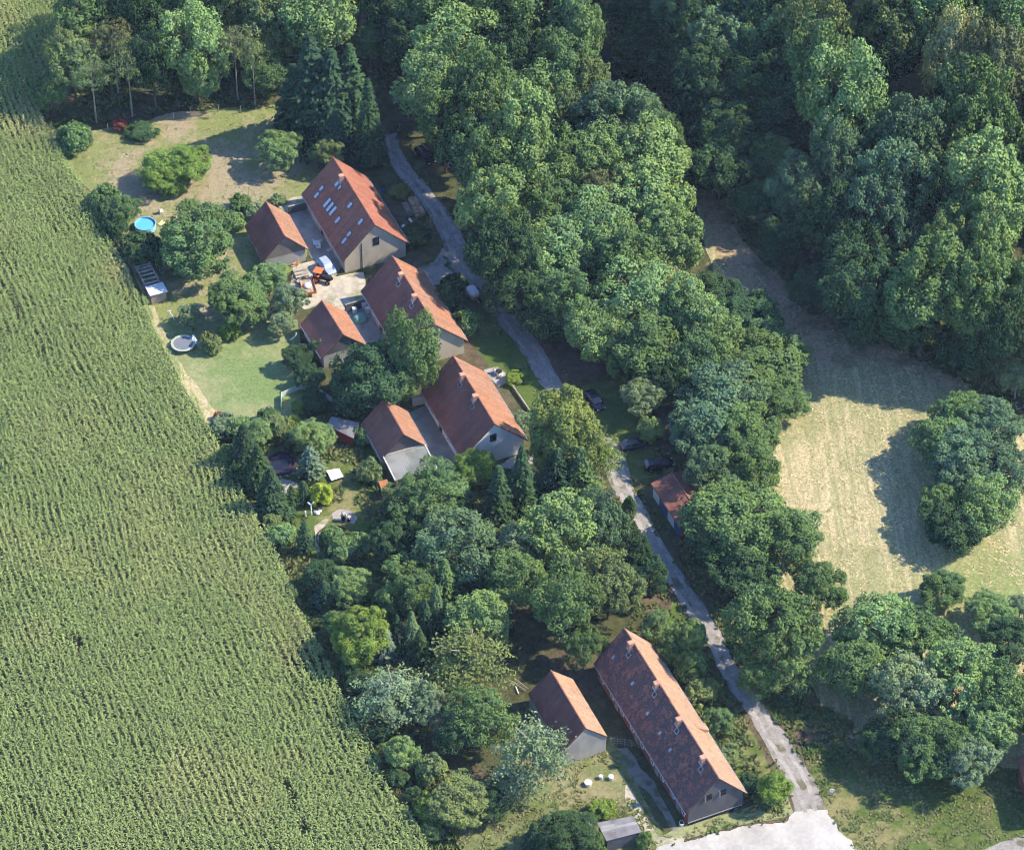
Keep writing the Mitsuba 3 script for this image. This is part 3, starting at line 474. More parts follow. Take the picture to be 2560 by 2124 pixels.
S3 = gable_house('outbuilding', 'gabled outbuilding with a pale corrugated lean-to, left of the white house', Q['s3'], 'm_tile_dim', 'm_tile_sunlit', 'm_greywall', 'm_slatewall', gable_h=2.4, category='shed')
for Sx in (S1, S2, S3):
    Sx[6](1.5, 1, 'm_greywood', 1.1, 1.9); Sx[6](0, -1, 'm_greywood', 2.2, 2.0); Sx[5](-2.2, 1.3, .8, .7)
# lean-to at the gable of the third outbuilding
k, M = S3[0], S3[1]; L3 = Q['s3'][3] / 2; Y0, Y1, X0, X1 = -3.2, 3.15, -L3 - 4.6, -L3 + .1
part(k, 'lean_to_wall', prism([(Y0 + .15, 0), (Y1 - .15, 0), (Y1 - .15, 1.95), (Y0 + .15, 1.95)], X0 + .15, X1 - .02, M), 'm_greyboards')
n = 46; ys = np.linspace(Y0, Y1, n + 1); zo = .045 * np.sin(np.arange(n + 1) * math.pi * .5 * 2 / 1.0 + .8) ; zo = np.where(np.arange(n + 1) % 2, .04, -.04)
v = [(X0, yy, 2.05 + z) for yy, z in zip(ys, zo)] + [(X1, yy, 2.55 + z) for yy, z in zip(ys, zo)]; f = [t for i in range(n) for t in ((i, n + 1 + i, i + 1), (i + 1, n + 1 + i, n + 2 + i))]
part(k, 'corrugated_roof', mv(poly(v, f), M), 'm_corr')
for yy in (Y0 - .03, Y1 + .03): part(k, 'edge_trim', mv(box(X0, X1, yy - .05, yy + .05, 0, .14), M @ np.array([[1, 0, 0, 0], [0, 1, 0, 0], [(.5) / (X1 - X0), 0, 1, 2.02 - X0 * .5 / (X1 - X0)], [0, 0, 0, 1.0]])), 'm_frame')
part(k, 'ledge', mv(box(X1 - .02, X1 + .22, Y0, Y1, 2.60, 2.74), M), 'm_greywall')
# the long house
LB = gable_house('long_house', 'long low brick house with a weathered dark and orange tiled roof and slate gable', Q['lb'], 'm_tile_old', 'm_tile_pale', 'm_brick', 'm_slatewall', chims=[(.107, .10), (.381, .08), (.621, .09), (.871, .09)], ridge='m_tile_old')
for s, t in ((.449, .565), (.58, .561), (.69, .566), (.07, .555), (.263, .50)): part(LB[2], 'roof_vent', mv(cat([box(-.16, .16, -.22, .2, 0, .16), box(-.22, .22, -.3, -.22, 0, .05)]), LB[3](s, t)[1]), 'm_zinc')
LB[4](1.0, 4.4, .75, 1.0, frame_mat='m_dark', pane='m_dark'); LB[4](-1.0, 4.4, .75, 1.0, frame_mat='m_dark', pane='m_dark')
for yy in (1.65, -.4): part(LB[0], 'shutter', mv(box(-LB[8] - .30, -LB[8] - .05, yy - .03, yy + .03, 3.9, 4.9), LB[1]), 'm_zinc')
part(LB[0], 'plinth', mv(box(-LB[8] - .10, -LB[8] - .003, -LB[7], LB[7], .55, .68), LB[1]), 'm_zinc'); part(LB[0], 'base', mv(box(-LB[8] - .05, -LB[8] - .002, -LB[7], LB[7], 0, .54), LB[1]), 'm_dark')
for xx in np.arange(-12.5, 13, 3.1): LB[5](float(xx), 1.35, 1.0, 1.1)
for xx in (-11, -4.6, 1.6, 7.8): LB[6](xx, 1, 'm_greywood', .95, 2.0)
for xx in np.arange(-12, 13, 3.0): LB[5](float(xx), 1.4, 1.1, 1.2, side=-1)
# small gablet on the sunny slope
pg, Fg = LB[3](.60, .62, -1); part(LB[0], 'dormer', mv(poly([(0.7, 1.5, .02), (-.7, 1.5, .02), (-.7, 1.5, .62), (.7, 1.5, .62), (.7, -.7, .02), (-.7, -.7, .02)], [(0, 1, 2), (0, 2, 3), (2, 1, 5), (3, 4, 0), (3, 2, 5), (3, 5, 4)]), Fg), 'm_tile_pale')
GA = gable_house('barn', 'small barn with smooth brown roof and pale blue-grey gable wall beside the long house', Q['ga'], 'm_tile_dim', 'm_tile_pale', 'm_greywall', over=.12, gover=.10, gutter=False, category='barn')
GA[6](1, -1, 'm_darkwood', 2.6, 2.4); GA[5](-2, 1.6, 1, 1)
# row of garages behind the roadside trees
gq = (at(1694, 1316, 2.4) + at(1633, 1210, 2.4)) / 2
LG, WG = 9.6, 6.4; cg = gq[:2] + np.array([math.cos(AX - math.pi / 2), math.sin(AX - math.pi / 2)]) * WG / 2
GR = gable_house('garage_row', 'low garage building with dull red roof and blue doors under the trees', (cg[0], cg[1], AX, LG, WG, 3.3, 2.4), 'm_tile_dim', 'm_tile_dim', 'm_brick', over=.25, gover=.2, gutter=False, category='garage')
for i, (xx, mt) in enumerate(((3.4, 'm_paledoor'), (.9, 'm_bluedoor'), (-1.5, 'm_paledoor'), (-3.6, 'm_bluedoor'))):
    d = part(GR[0], 'garage_door', mv(box(xx - 1.02, xx + 1.02, GR[7], GR[7] + .06, .03, 2.1), GR[1]), mt, label='blue door' if mt == 'm_bluedoor' else 'pale blue-grey door')
# red barn cut by the right edge
pb = at(2556, 2050); RB = gable_house('red_barn', 'dark red barn at the lower right edge, mostly outside the frame', (pb[0] + 4.2, pb[1] + 3.6, math.radians(96), 9, 8, 7.0, 3.4), 'm_tile_dim', 'm_tile_sunlit', 'm_brick', gutter=False, category='barn')
# grey felt-roofed shed in the garden
zs = zoom(520, 1020, .1952)
def slab(c, th, name=None):
    """A flat sloping slab from four top corners, in order."""
    c = np.array(c); v = np.vstack([c, c - [0, 0, th]]); m = trimesh.Trimesh(v).convex_hull; return m
c = [zs(1580, 105, 2.5), zs(1940, 190, 2.5), zs(1860, 385, 2.1), zs(1520, 220, 2.1)]
k = thing('garden_shed', 'dark red garden shed with a pale grey felt roof under the broad tree', 'shed'); part(k, 'roof', slab(c, .10), 'm_felt')
cc = np.array(c); m0 = cc.mean(0); wl = m0 + (cc - m0) * .88; v = np.vstack([np.c_[wl[:, :2], np.zeros(4)], np.c_[wl[:, :2], cc[:, 2] - .13]]); part(k, 'wall', trimesh.Trimesh(v).convex_hull, 'm_redpaint')
part(k, 'roof_batten', cat([bar(cc[0] * (1 - t) + cc[1] * t + [0, 0, .03], cc[3] * (1 - t) + cc[2] * t + [0, 0, .03], .03, 5) for t in (.02, .25, .5, .75, .98)]), 'm_greywood')
# hut with a rusty sheet roof
c = [z3(300, 1560, 2.1), z3(400, 1540, 2.1), z3(440, 1650, 1.8), z3(345, 1690, 1.8)]; k = thing('hut', 'small hut with a rusty sheet roof in front of the lean-to', 'shed'); part(k, 'roof', slab(c, .05), 'm_rust')
cc = np.array(c); m0 = cc.mean(0); wl = m0 + (cc - m0) * .9; part(k, 'wall', trimesh.Trimesh(np.vstack([np.c_[wl[:, :2], np.zeros(4)], np.c_[wl[:, :2], cc[:, 2] - .07]])).convex_hull, 'm_darkwood')
# flat-roofed shed at the bottom
zb = zoom(1460, 1950, .14286)
c = np.array([zb(230, 735, 2.3), zb(860, 620, 2.3), zb(1010, 900, 2.3), zb(390, 1060, 2.3)]); k = thing('flat_shed', 'flat-roofed shed of grey roofing strips near the bottom edge', 'shed')
for i in range(6):
    a, b = i / 6, (i + 1) / 6 - .004; q = [c[0] * (1 - a) + c[3] * a, c[1] * (1 - a) + c[2] * a, c[1] * (1 - b) + c[2] * b, c[0] * (1 - b) + c[3] * b]
    part(k, 'roof_strip', slab(np.array(q) + [0, 0, .015 * (i % 2)], .07), 'm_felt' if i != 2 else 'm_corr')
m0 = c.mean(0); wl = m0 + (c - m0) * .93; part(k, 'wall', trimesh.Trimesh(np.vstack([np.c_[wl[:, :2], np.zeros(4)], np.c_[wl[:, :2], np.full(4, 2.2)]])).convex_hull, 'm_slatewall')
part(k, 'skylight', slab([c[0] * .80 + c[1] * .2 * 0 + c[3] * .2 + [.25, 0, .05], c[0] * .38 + c[1] * .40 + c[3] * .22 + [0, 0, .05], c[0] * .22 + c[1] * .40 + c[3] * .38 + [0, 0, .05], c[0] * .62 + c[3] * .38 + [.25, 0, .05]], .04), 'm_corr')
q = [zb(-60, 560, .7), zb(45, 540, .7), zb(180, 760, .35), zb(60, 800, .35)]; k = thing('cold_frame', 'glazed cold frame with a white edge beside the flat-roofed shed', 'cold frame'); part(k, 'lid', slab(q, .05), 'm_net'); q = np.array(q); part(k, 'edge', bar(q[1] + [0, 0, .03], q[2] + [0, 0, .03], .07), 'm_frame'); part(k, 'box', trimesh.Trimesh(np.vstack([np.c_[q[:, :2], np.zeros(4)], q - [0, 0, .07]])).convex_hull, 'm_greywood')

# ---------------------------------------------------------------- yard walls and fences
def wall(a, b, h, t, mat, name, label, cap='m_concrete'):
    a, b = np.array(a), np.array(b); L = np.linalg.norm(b - a); M = frame(a, math.atan2(b[1] - a[1], b[0] - a[0])); k = thing(name, label, 'wall'); part(k, 'masonry', box(0, L, -t / 2, t / 2, 0, h, M), mat); part(k, 'coping', box(-.03, L + .03, -t / 2 - .04, t / 2 + .04, h + .002, h + .08, M), cap); return k
wall(z2(655, 735), z2(885, 665), 1.5, .2, 'm_slatewall', 'yard_wall', 'dark yard wall between the cream house and its outbuilding')
wall(z1(645, 705), z1(862, 650), 1.4, .2, 'm_slatewall', 'yard_wall', 'dark yard wall closing the court behind the house with roof windows')
wall(z3(690, 700), z3(835, 668), 1.6, .45, 'm_beige', 'yard_wall', 'pale yard wall between the white house and its outbuilding')
zl = zoom(1140, 640, .22957)
wall(zl(570, 1370), zl(800, 1700), .5, .15, 'm_greyboards', 'garden_edging', 'low dark garden wall right of the white house', 'm_greywood')
def rail_fence(pts, h, label, name='fence', mat='m_greywood', rails=2, step=1.6, net=None, post=.05):
    k = thing(name, label, 'fence'); pts = [np.array(p) for p in pts]
    for a, b in zip(pts[:-1], pts[1:]):
        n = max(1, round(np.linalg.norm(b - a) / step))
        for i in range(n):
            p, q = a + (b - a) * i / n, a + (b - a) * (i + 1) / n
            part(k, 'post', cyl(p[0], p[1], 0, h + .08, post, n=6), mat)
            for r in range(rails): part(k, 'rail', bar(p + [0, 0, h * (r + 1) / rails - .05], q + [0, 0, h * (r + 1) / rails - .05], .03, 5), mat)
            if net:
                M = frame(p, math.atan2((q - p)[1], (q - p)[0])); part(k, 'net_panel', box(.06, np.linalg.norm(q - p) - .06, -.012, .012, .06, h - .09, M), net)
    part(k, 'post', cyl(pts[-1][0], pts[-1][1], 0, h + .08, post, n=6), mat); return k
zf = zoom(680, 920, .10476)
rail_fence([zf(222, 1010), zf(225, 700), zf(480, 590), zf(690, 510), zf(960, 520), zf(1070, 545)], 1.05, 'pale green net fence bent round the corner of the lawn', 'net_fence', 'm_net', 1, 1.7, 'm_net', .04)
rail_fence([zf(1075, 560), zf(1340, 760), zf(1460, 830)], 1.05, 'pale green net fence running down to the broad dark tree', 'net_fence', 'm_net', 1, 1.5, 'm_net', .04)
rail_fence([z4(735, 955), z4(840, 965), z4(945, 985)], 1.3, 'weathered rail fence between the barn and the long house', 'yard_fence', 'm_greywood', 3, .9)
rail_fence([zoom(940, 360, .2411)(560, 700), zoom(940, 360, .2411)(570, 860)], .9, 'short timber fence beside the lane', 'lane_fence', 'm_greywood', 2, 1.3)
for i, (x, y) in enumerate(((660, 800), (700, 790), (1060, 730), (1165, 700), (1335, 680), (1470, 690))): solo('fence_post', cyl(*G('A', x, y)[:2], 0, 1.4, .08, .07, 7), 'bark_pale', 'pale post at the foot of the wood above the upper lawn', 'post', 'posts along the edge of the upper wood')
# ---------------------------------------------------------------- pool, trampoline, pond
c = G('A', 886, 1366, .8); M = frame(c[:2], 0); k = thing('swimming_pool', 'small round blue above-ground swimming pool', 'pool')
part(k, 'wall', ring(1.58, 1.63, 0, .85, 40, M), 'm_poolblue', 30); part(k, 'rim', ring(1.56, 1.67, .852, .90, 40, M), 'm_lightblue', 30); part(k, 'liner', cyl(0, 0, .02, .05, 1.57, n=40, M=M), 'm_poolblue'); part(k, 'water', cyl(0, 0, .5, .60, 1.575, n=40, M=M), 'm_water')
c = G('A', 1005, 1372); M = frame(c, -.5); k = solo('air_mattress', cat([box(-.9, .9, -.55 + i * .28, -.30 + i * .28, .02, .2, M, .04) for i in range(4)]), 'm_paleyellow', 'pale yellow air mattress beside the blue pool', 'air mattress')
c = G('A', 985, 1300); M = frame(c, .6); k = thing('garden_chair', 'white plastic chair behind the blue pool', 'chair')
def chair(k, M, mat='m_whiteplastic', s=1.0):
    part(k, 'seat', box(-.25 * s, .25 * s, -.25 * s, .25 * s, .40 * s, .45 * s, M), mat); part(k, 'backrest', box(-.27 * s, -.22 * s, -.25 * s, .25 * s, .45 * s, .9 * s, M), mat)
    for a in (-.22, .22):
        for b in (-.22, .22): part(k, 'leg', box(a * s - .025, a * s + .025, b * s - .025, b * s + .025, 0, .399 * s, M), mat)
chair(k, M, s=1.15)
c = G('E', 1118, 385, .75); M = frame(c[:2], 0); k = thing('trampoline', 'round trampoline with dark grey mat beside the maize', 'trampoline')
part(k, 'mat', cyl(0, 0, .70, .72, 1.50, n=40, M=M), 'm_mat'); part(k, 'pad', ring(1.48, 1.84, .722, .78, 40, M), 'm_pad', 30)
for i in range(6):
    a = i * math.pi / 3 + .2; part(k, 'leg', mv(cat([bar([1.72 * math.cos(a - .12), 1.72 * math.sin(a - .12), 0], [1.72 * math.cos(a - .12), 1.72 * math.sin(a - .12), .72], .03), bar([1.72 * math.cos(a + .12), 1.72 * math.sin(a + .12), 0], [1.72 * math.cos(a + .12), 1.72 * math.sin(a + .12), .72], .03), bar([1.72 * math.cos(a - .12), 1.72 * math.sin(a - .12), .03], [1.72 * math.cos(a + .12), 1.72 * math.sin(a + .12), .03], .03)]), M), 'm_zinc')
c = G('E', 1212, 395); M = frame(c, 2.4); k = thing('garden_slide', 'small blue plastic slide between the trampoline and a shrub', 'slide')
part(k, 'chute', prism([(-.28, .0), (.28, .0), (.28, .12), (.22, .12), (.22, .05), (-.22, .05), (-.22, .12), (-.28, .12)], 0, 1.7, M @ trimesh.transformations.rotation_matrix(-.62, [0, 1, 0]) ), 'm_lightblue')
part(k, 'ladder', cat([box(1.30, 1.36, -.3, -.22, 0, 1.25, M), box(1.30, 1.36, .22, .3, 0, 1.25, M)] + [box(1.30, 1.36, -.22, .22, z, z + .05, M) for z in (.25, .5, .75, 1.0)]), 'm_bluepl')
k = thing('clothes_post', 'leaning white post beside the maize below the timber run', 'post'); a = G('E', 1066, 246); b = G('E', 1034, 188, 1.5); part(k, 'pole', bar(a, b, .07), 'm_frame'); part(k, 'crossbar', bar(b + [-.35, 0, 0], b + [.35, .1, 0], .05), 'm_frame')
c0 = zs(930, 730); M = frame(c0, 0); k = thing('garden_pond', 'dark round garden pond with a raised purple-grey rim', 'pond')
part(k, 'rim', mv(ring(2.0, 2.38, 0, .55, 44), M), 'm_liner', 30); part(k, 'ledge', mv(ring(1.3, 1.999, .02, .22, 44), M), 'm_purple', 30); part(k, 'water', cyl(0, 0, .03, .14, 1.95, n=44, M=M), 'm_pondwater')
for i, a in enumerate(np.linspace(3.6, 5.9, 7)): part(k, 'edge_stone', mv(box(-.24, .24, -.16, .16, .0, .32, None, .05), M @ frame((2.62 * math.cos(a), 2.62 * math.sin(a)), a + .2 * (i % 3))), 'm_concrete')
c = np.array([zs(1515, 795, .55), zs(1680, 768, .55), zs(1735, 875, .55), zs(1580, 925, .55)]); k = thing('sandpit', 'low square box with a flat white lid on the garden grass', 'sandpit'); part(k, 'lid', slab(c, .07), 'm_whiteplastic'); m0 = c.mean(0); wl = m0 + (c - m0) * .9; part(k, 'box', trimesh.Trimesh(np.vstack([np.c_[wl[:, :2], np.zeros(4)], wl - [0, 0, .09]])).convex_hull, 'm_darkwood')
# timber run with white-roofed hut at the maize edge
zk = zoom(330, 640, .0746); o = zk(610, 1330, 1.9); a = AX; M = frame(o[:2], a - math.pi / 2)    # x to the right, y away
k = thing('chicken_coop', 'timber chicken run with a flat white-roofed hut at the maize edge', 'chicken coop')
part(k, 'roof', box(-.05, 2.75, -.1, 2.25, 1.85, 1.93, M), 'm_tarp'); part(k, 'wall', box(.12, 2.55, .08, 2.1, 0, 1.84, M), 'm_wood'); part(k, 'door', box(1.0, 1.8, .03, .075, .05, 1.6, M), 'm_greywood')
for i in range(8): part(k, 'plank', box(.13 + i * .305, .13 + i * .305 + .28, .055, .079, 0, 1.83, M), 'm_greywood' if i % 3 else 'm_wood')
for xx in (.05, 2.35):
    part(k, 'rail', box(xx, xx + .16, 2.26, 7.8, 1.62, 1.76, M), 'm_greywood')
    for yy in (3.9, 5.8, 7.6): part(k, 'post', box(xx + .03, xx + .13, yy, yy + .1, 0, 1.61, M), 'm_greywood')
    part(k, 'side_panel', box(xx + .06, xx + .09, 2.3, 7.6, .0, .7, M), 'm_greyboards')
for yy in (2.9, 3.9, 4.9, 5.8, 6.6, 7.2): part(k, 'rafter', box(.21, 2.34, yy, yy + .34, 1.66, 1.72, M), 'm_greywood')
k = thing('timber_bench', 'pale timber beam resting on two blocks under the fruit tree', 'bench'); a, b = G('E', 1622, 215, .5), G('E', 1688, 168, .5); M = frame(a[:2], math.atan2((b - a)[1], (b - a)[0])); L = np.linalg.norm(b - a); part(k, 'plank', box(0, L, -.25, .25, .42, .5, M), 'm_wood'); part(k, 'leg', box(.2, .3, -.2, .2, 0, .419, M), 'm_wood'); part(k, 'leg', box(L - .3, L - .2, -.2, .2, 0, .419, M), 'm_wood')
# ---------------------------------------------------------------- vehicles
def wheel(parent, x, y, r, w, M, hub='m_zinc'):
    m = trimesh.creation.revolve(np.array([[r * .55, -w / 2], [r * .93, -w / 2], [r, -w * .3], [r, w * .3], [r * .93, w / 2], [r * .55, w / 2], [r * .55, -w / 2]]), sections=18); R = trimesh.transformations.rotation_matrix(math.pi / 2, [1, 0, 0]); D = trimesh.transformations.translation_matrix([x, y, r])
    k = part(parent, 'wheel', mv(m, M @ D @ R), 'm_tyre', 40); part(k, 'hub', mv(trimesh.creation.cylinder(radius=r * .56, height=w * .8, sections=14), M @ D @ R), hub)
def loft(secs):
    """Cross-sections (x, half width, z0, z1, tuck) lofted into one body with rounded shoulders."""
    V = []
    for x, hw, z0, z1, tk in secs:
        zm = z0 + (z1 - z0) * .55
        V.append([(x, -hw * .93, z0), (x, -hw, zm), (x, -hw * (1 - tk * .5), z1 - (z1 - z0) * .12), (x, -hw * (1 - tk), z1), (x, hw * (1 - tk), z1), (x, hw * (1 - tk * .5), z1 - (z1 - z0) * .12), (x, hw, zm), (x, hw * .93, z0)])
    n = 8; v = np.array(V).reshape(-1, 3); f = []
    for i in range(len(secs) - 1):
        for j in range(n): a, b = i * n + j, i * n + (j + 1) % n; f += [(a, a + n, b), (b, a + n, b + n)]
    for s, e in ((0, 1), (len(secs) - 1, -1)):
        for j in range(1, n - 1): f.append((s * n, s * n + j, s * n + j + 1) if e > 0 else (s * n, s * n + j + 1, s * n + j))
    m = trimesh.Trimesh(v, np.array(f), process=False); trimesh.repair.fix_normals(m); return m
def car(c, heading, label, paint, estate=False, L=4.3, rails=False, rearglow=None, pane='m_glass'):
    k = thing('parked_car', label, 'car', None); M = frame(c, heading); s = L / 4.3
    part(k, 'body', mv(loft([(-2.15 * s, .66, .38, .80, .06), (-2.05 * s, .80, .28, .92, .08), (-1.2 * s, .86, .24, .95, .10), (0, .88, .24, .94, .10), (.85 * s, .87, .24, .92, .12), (1.6 * s, .83, .26, .80, .16), (2.02 * s, .74, .30, .68, .2), (2.15 * s, .60, .36, .58, .2)]), M), paint, 35)
    rear = -2.0 if estate else -1.75
    part(k, 'roof', mv(loft([((rear + .42) * s, .60, 1.30, 1.40, .1), (-.9 * s, .64, 1.34, 1.47, .14), (-.1 * s, .64, 1.36, 1.48, .14), (.30 * s, .60, 1.33, 1.42, .12)]), M), paint, 35)
    part(k, 'window', mv(loft([(rear * s, .74, .93, .97, .02), ((rear + .42) * s, .72, .92, 1.34, .17), (-.1 * s, .74, .92, 1.40, .16), (.30 * s, .73, .92, 1.36, .17), (1.0 * s, .72, .90, .95, .02)]), M), pane, 30)
    for xx in (-1.32 * s, 1.32 * s):
        for yy in (-.80, .80): wheel(k, xx, yy, .32, .2, M)
    for yy in (-.55, .55): part(k, 'headlight', box(2.0 * s, 2.13 * s, yy - .14, yy + .14, .56, .66, M), 'm_frame'); part(k, 'tail_light', box(-2.17 * s, -2.08 * s, yy - .1, yy + .1, .6, .8, M), 'm_redpaint')
    for yy in (-.9, .9): part(k, 'mirror', box(.62 * s, .76 * s, yy - .09, yy + .09, .93, 1.05, M), paint)
    if rails:
        for yy in (-.5, .5): part(k, 'roof_rail', box(-1.4 * s, .1 * s, yy - .04, yy + .04, 1.485, 1.54, M), 'm_zinc')
    return k
zc = zoom(1140, 640, .22957)
cb = G('F', 1553, 752); car(cb, math.radians(-62), 'dark car with a bright reflecting bonnet parked on the grass beside the lane', 'm_bluepaint', L=4.4)
car(G('F', 1800, 1018), math.radians(17), 'dark grey car parked nose in to the trees above the other one', 'm_greypaint', L=4.5)
car(G('F', 1945, 1140), math.radians(14), 'black car in the shade next to the low red garage roof', 'm_blackpaint', True, L=4.3)
car(G('B', 520, 965), math.radians(-58), 'dark car with roof rails under the trees beside the upper lane', 'm_blackpaint', True, L=4.6, rails=True)
car(z1(1082, 1335, .4), math.radians(-60), 'pale silver-blue small car behind the orange tractor', 'm_silver', True, L=3.9, pane='m_silver')
# tractor, trailer and implements in the farmyard
zt = zoom(700, 640, .09524)
c = zt(1090, 650); M = frame(c, math.radians(-20)); k = thing('tractor', 'small orange tractor standing in the farmyard', 'tractor')
part(k, 'bonnet', mv(loft([(.1, .38, .7, 1.25, .15), (.9, .36, .7, 1.2, .18), (1.55, .32, .65, 1.1, .2)]), M), 'm_dark', 35); part(k, 'chassis', box(-1.0, 1.5, -.22, .22, .45, .72, M), 'm_dark'); part(k, 'seat', cat([box(-.75, -.35, -.25, .25, .95, 1.05, M), box(-.8, -.7, -.25, .25, 1.05, 1.4, M)]), 'm_dark')
part(k, 'mudguard', cat([box(-1.1, -.1, s * .62 - .2, s * .62 + .2, 1.25, 1.32, M, .02) for s in (-1, 1)]), 'm_orange'); part(k, 'canopy', box(-1.15, .25, -.72, .72, 1.95, 2.03, M, .03), 'm_orange')
for xx in (-1.05, .15):
    for yy in (-.62, .62): part(k, 'canopy_post', box(xx - .03, xx + .03, yy - .03, yy + .03, .7, 1.949, M), 'm_dark')
for yy in (-.72, .72): wheel(k, -.6, yy, .62, .36, M, 'm_orange'); wheel(k, 1.25, yy * .85, .38, .22, M, 'm_orange')
part(k, 'steering_wheel', mv(trimesh.creation.torus(.2, .025, 16, 6), M @ trimesh.transformations.translation_matrix([-.05, 0, 1.35])), 'm_dark')
c = zt(740, 900); M = frame(c, math.radians(102)); k = thing('farm_trailer', 'orange farm trailer with a pale plank bed in front of the tractor', 'trailer')
part(k, 'bed', box(-1.7, 1.6, -1.0, 1.0, .72, .80, M), 'm_wood')
for i in range(6): part(k, 'plank', box(-1.68, 1.58, -.98 + i * .33, -.68 + i * .33, .802, .835, M), 'm_wood' if i % 2 else 'm_greywood')
for y0, y1, x0, x1 in ((-1.06, -1.0, -1.7, 1.6), (1.0, 1.06, -1.7, 1.6), (-1.0, 1.0, -1.76, -1.7)): part(k, 'side_board', box(x0, x1, y0, y1, .68, 1.12, M), 'm_orange')
part(k, 'drawbar', box(1.6, 3.0, -.06, .06, .5, .6, M), 'm_orange')
for yy in (-.95, .95): wheel(k, -.4, yy, .36, .24, M, 'm_orange')
solo('tarpaulin_heap', mv(trimesh.creation.icosphere(2, 1.0), M @ np.diag([.7, .62, .35, 1]) @ np.array([[1, 0, 0, 0], [0, 1, 0, .1], [0, 0, 1, 2.9], [0, 0, 0, 1.0]])), 'm_tarp', 'crumpled pale sheet lying on the orange trailer', 'tarpaulin', smooth=True)
k = thing('plank_stack', 'flat stack of pale planks left of the tractor', 'plank stack'); c = np.array([zt(330, 400), zt(680, 330), zt(770, 540), zt(430, 620)]); 
for i in range(5):
    a, b = i / 5, (i + 1) / 5 - .03; q = np.array([c[0] * (1 - a) + c[3] * a, c[1] * (1 - a) + c[2] * a, c[1] * (1 - b) + c[2] * b, c[0] * (1 - b) + c[3] * b]) + [0, 0, .32 + .04 * (i % 2)]; part(k, 'plank', slab(q, .28), 'm_greywood' if i % 2 else 'm_yard')
c = zt(440, 660); M = frame(c, math.radians(-38)); k = thing('harrow', 'dark iron harrow lying between the plank stack and the trailer', 'harrow')
for yy in (-.4, 0, .4): part(k, 'beam', box(-1.7, 1.7, yy - .05, yy + .05, .22, .3, M), 'm_dark')
for xx in (-1.6, -.8, 0, .8, 1.6): part(k, 'crossbar', box(xx - .04, xx + .04, -.5, .5, .301, .36, M), 'm_dark'); part(k, 'tine', cat([cyl(xx, yy, 0, .22, .01, .03, 5, M) for yy in (-.4, 0, .4)]), 'm_dark')
part(k, 'panel', box(.2, 1.2, -.2, .15, .361, .4, M), 'm_lightblue')
k = thing('bucket', 'white tub left of the orange trailer', 'tub'); c = zt(475, 1000); part(k, 'body', cyl(c[0], c[1], 0, .75, .45, .55, 18), 'm_whiteplastic', 30); part(k, 'rim', mv(ring(.5, .6, .752, .80, 18), frame(c, 0)), 'm_whiteplastic')
c = zt(380, 240); k = thing('firewood_pile', 'small heap of sawn firewood below the outbuilding gable', 'firewood')
rg = np.random.default_rng(3)
for i in range(14): 
    p = c + np.r_[rg.normal(0, .55, 2), .15 + .12 * (i % 3)]; d = np.r_[unit(rg.normal(size=2)), 0] * .35; part(k, 'log', bar(p - d, p + d, .12, 7), 'm_wood' if i % 2 else 'm_rust')
# trailer under a pale cover on the lane
zz = zoom(940, 360, .2411); c = zz(1005, 1590); M = frame(c, math.radians(-62)); k = thing('covered_trailer', 'small trailer with a crumpled white load standing beside the lane', 'trailer')
part(k, 'bed', box(-1.15, 1.15, -.75, .75, .5, .9, M), 'm_rust'); part(k, 'drawbar', box(1.15, 2.2, -.05, .05, .5, .58, M), 'm_zinc')
for yy in (-.86, .86): wheel(k, 0, yy, .32, .2, M)
sp = trimesh.creation.icosphere(4, 1.0); v = np.array(sp.vertices); v = np.sign(v) * np.abs(v) ** .55; v *= [1.15, .72, .45]; v[:, 2] += .13 * (meshkit.fbm(v * 3, 3, 2) - .5) * (v[:, 2] > 0); sp.vertices = v + [0, 0, 1.25]
part(k, 'load', mv(sp, M), 'm_tarp', True)
# wood stacks beside the lane
for pts, lab, mat, nn in ((((330, 600), (408, 572), (515, 740), (420, 790)), 'stack of pale sawn timber beside the lane', 'm_wood', 9), (((268, 650), (318, 630), (390, 740), (335, 770)), 'low stack of weathered grey timber beside the garden wall', 'm_greywood', 6)):
    c = np.array([zz(*p) for p in pts]); k = thing('timber_stack', lab, 'timber stack'); rg = np.random.default_rng(nn)
    for i in range(nn):
        for j in range(2):
            a, b = i / nn, (i + .82) / nn; u0, u1 = j * .5 + .02, j * .5 + .47; h = .55 + .35 * rg.random(); e = lambda u, t: (c[0] * (1 - u) + c[1] * u) * (1 - t) + (c[3] * (1 - u) + c[2] * u) * t
            part(k, 'plank', slab([e(u0, a) + [0, 0, h], e(u1, a) + [0, 0, h], e(u1, b) + [0, 0, h], e(u0, b) + [0, 0, h]], h - .01), mat)
k = thing('timber_beam', 'single pale beam lying by the timber stacks', 'beam'); part(k, 'beam', slab([zz(335, 770, .3), zz(355, 765, .3), zz(400, 830, .3), zz(378, 838, .3)], .28), 'm_frame')
k = thing('barrel', 'blue barrel at the lane side of the house with roof windows', 'barrel'); c = zz(70, 490); part(k, 'body', cyl(c[0], c[1], 0, .95, .34, .34, 16), 'm_bluepl', 30); part(k, 'lid', cyl(c[0], c[1], .951, 1.0, .36, .36, 16), 'm_dark')
k = thing('barrel', 'pale barrel at the corner of the first house eave', 'barrel'); c = zz(295, 900); part(k, 'body', cyl(c[0], c[1], 0, .9, .4, .4, 16), 'm_tarp', 30); part(k, 'lid', cyl(c[0], c[1], .901, .95, .42, .42, 16), 'm_whiteplastic')
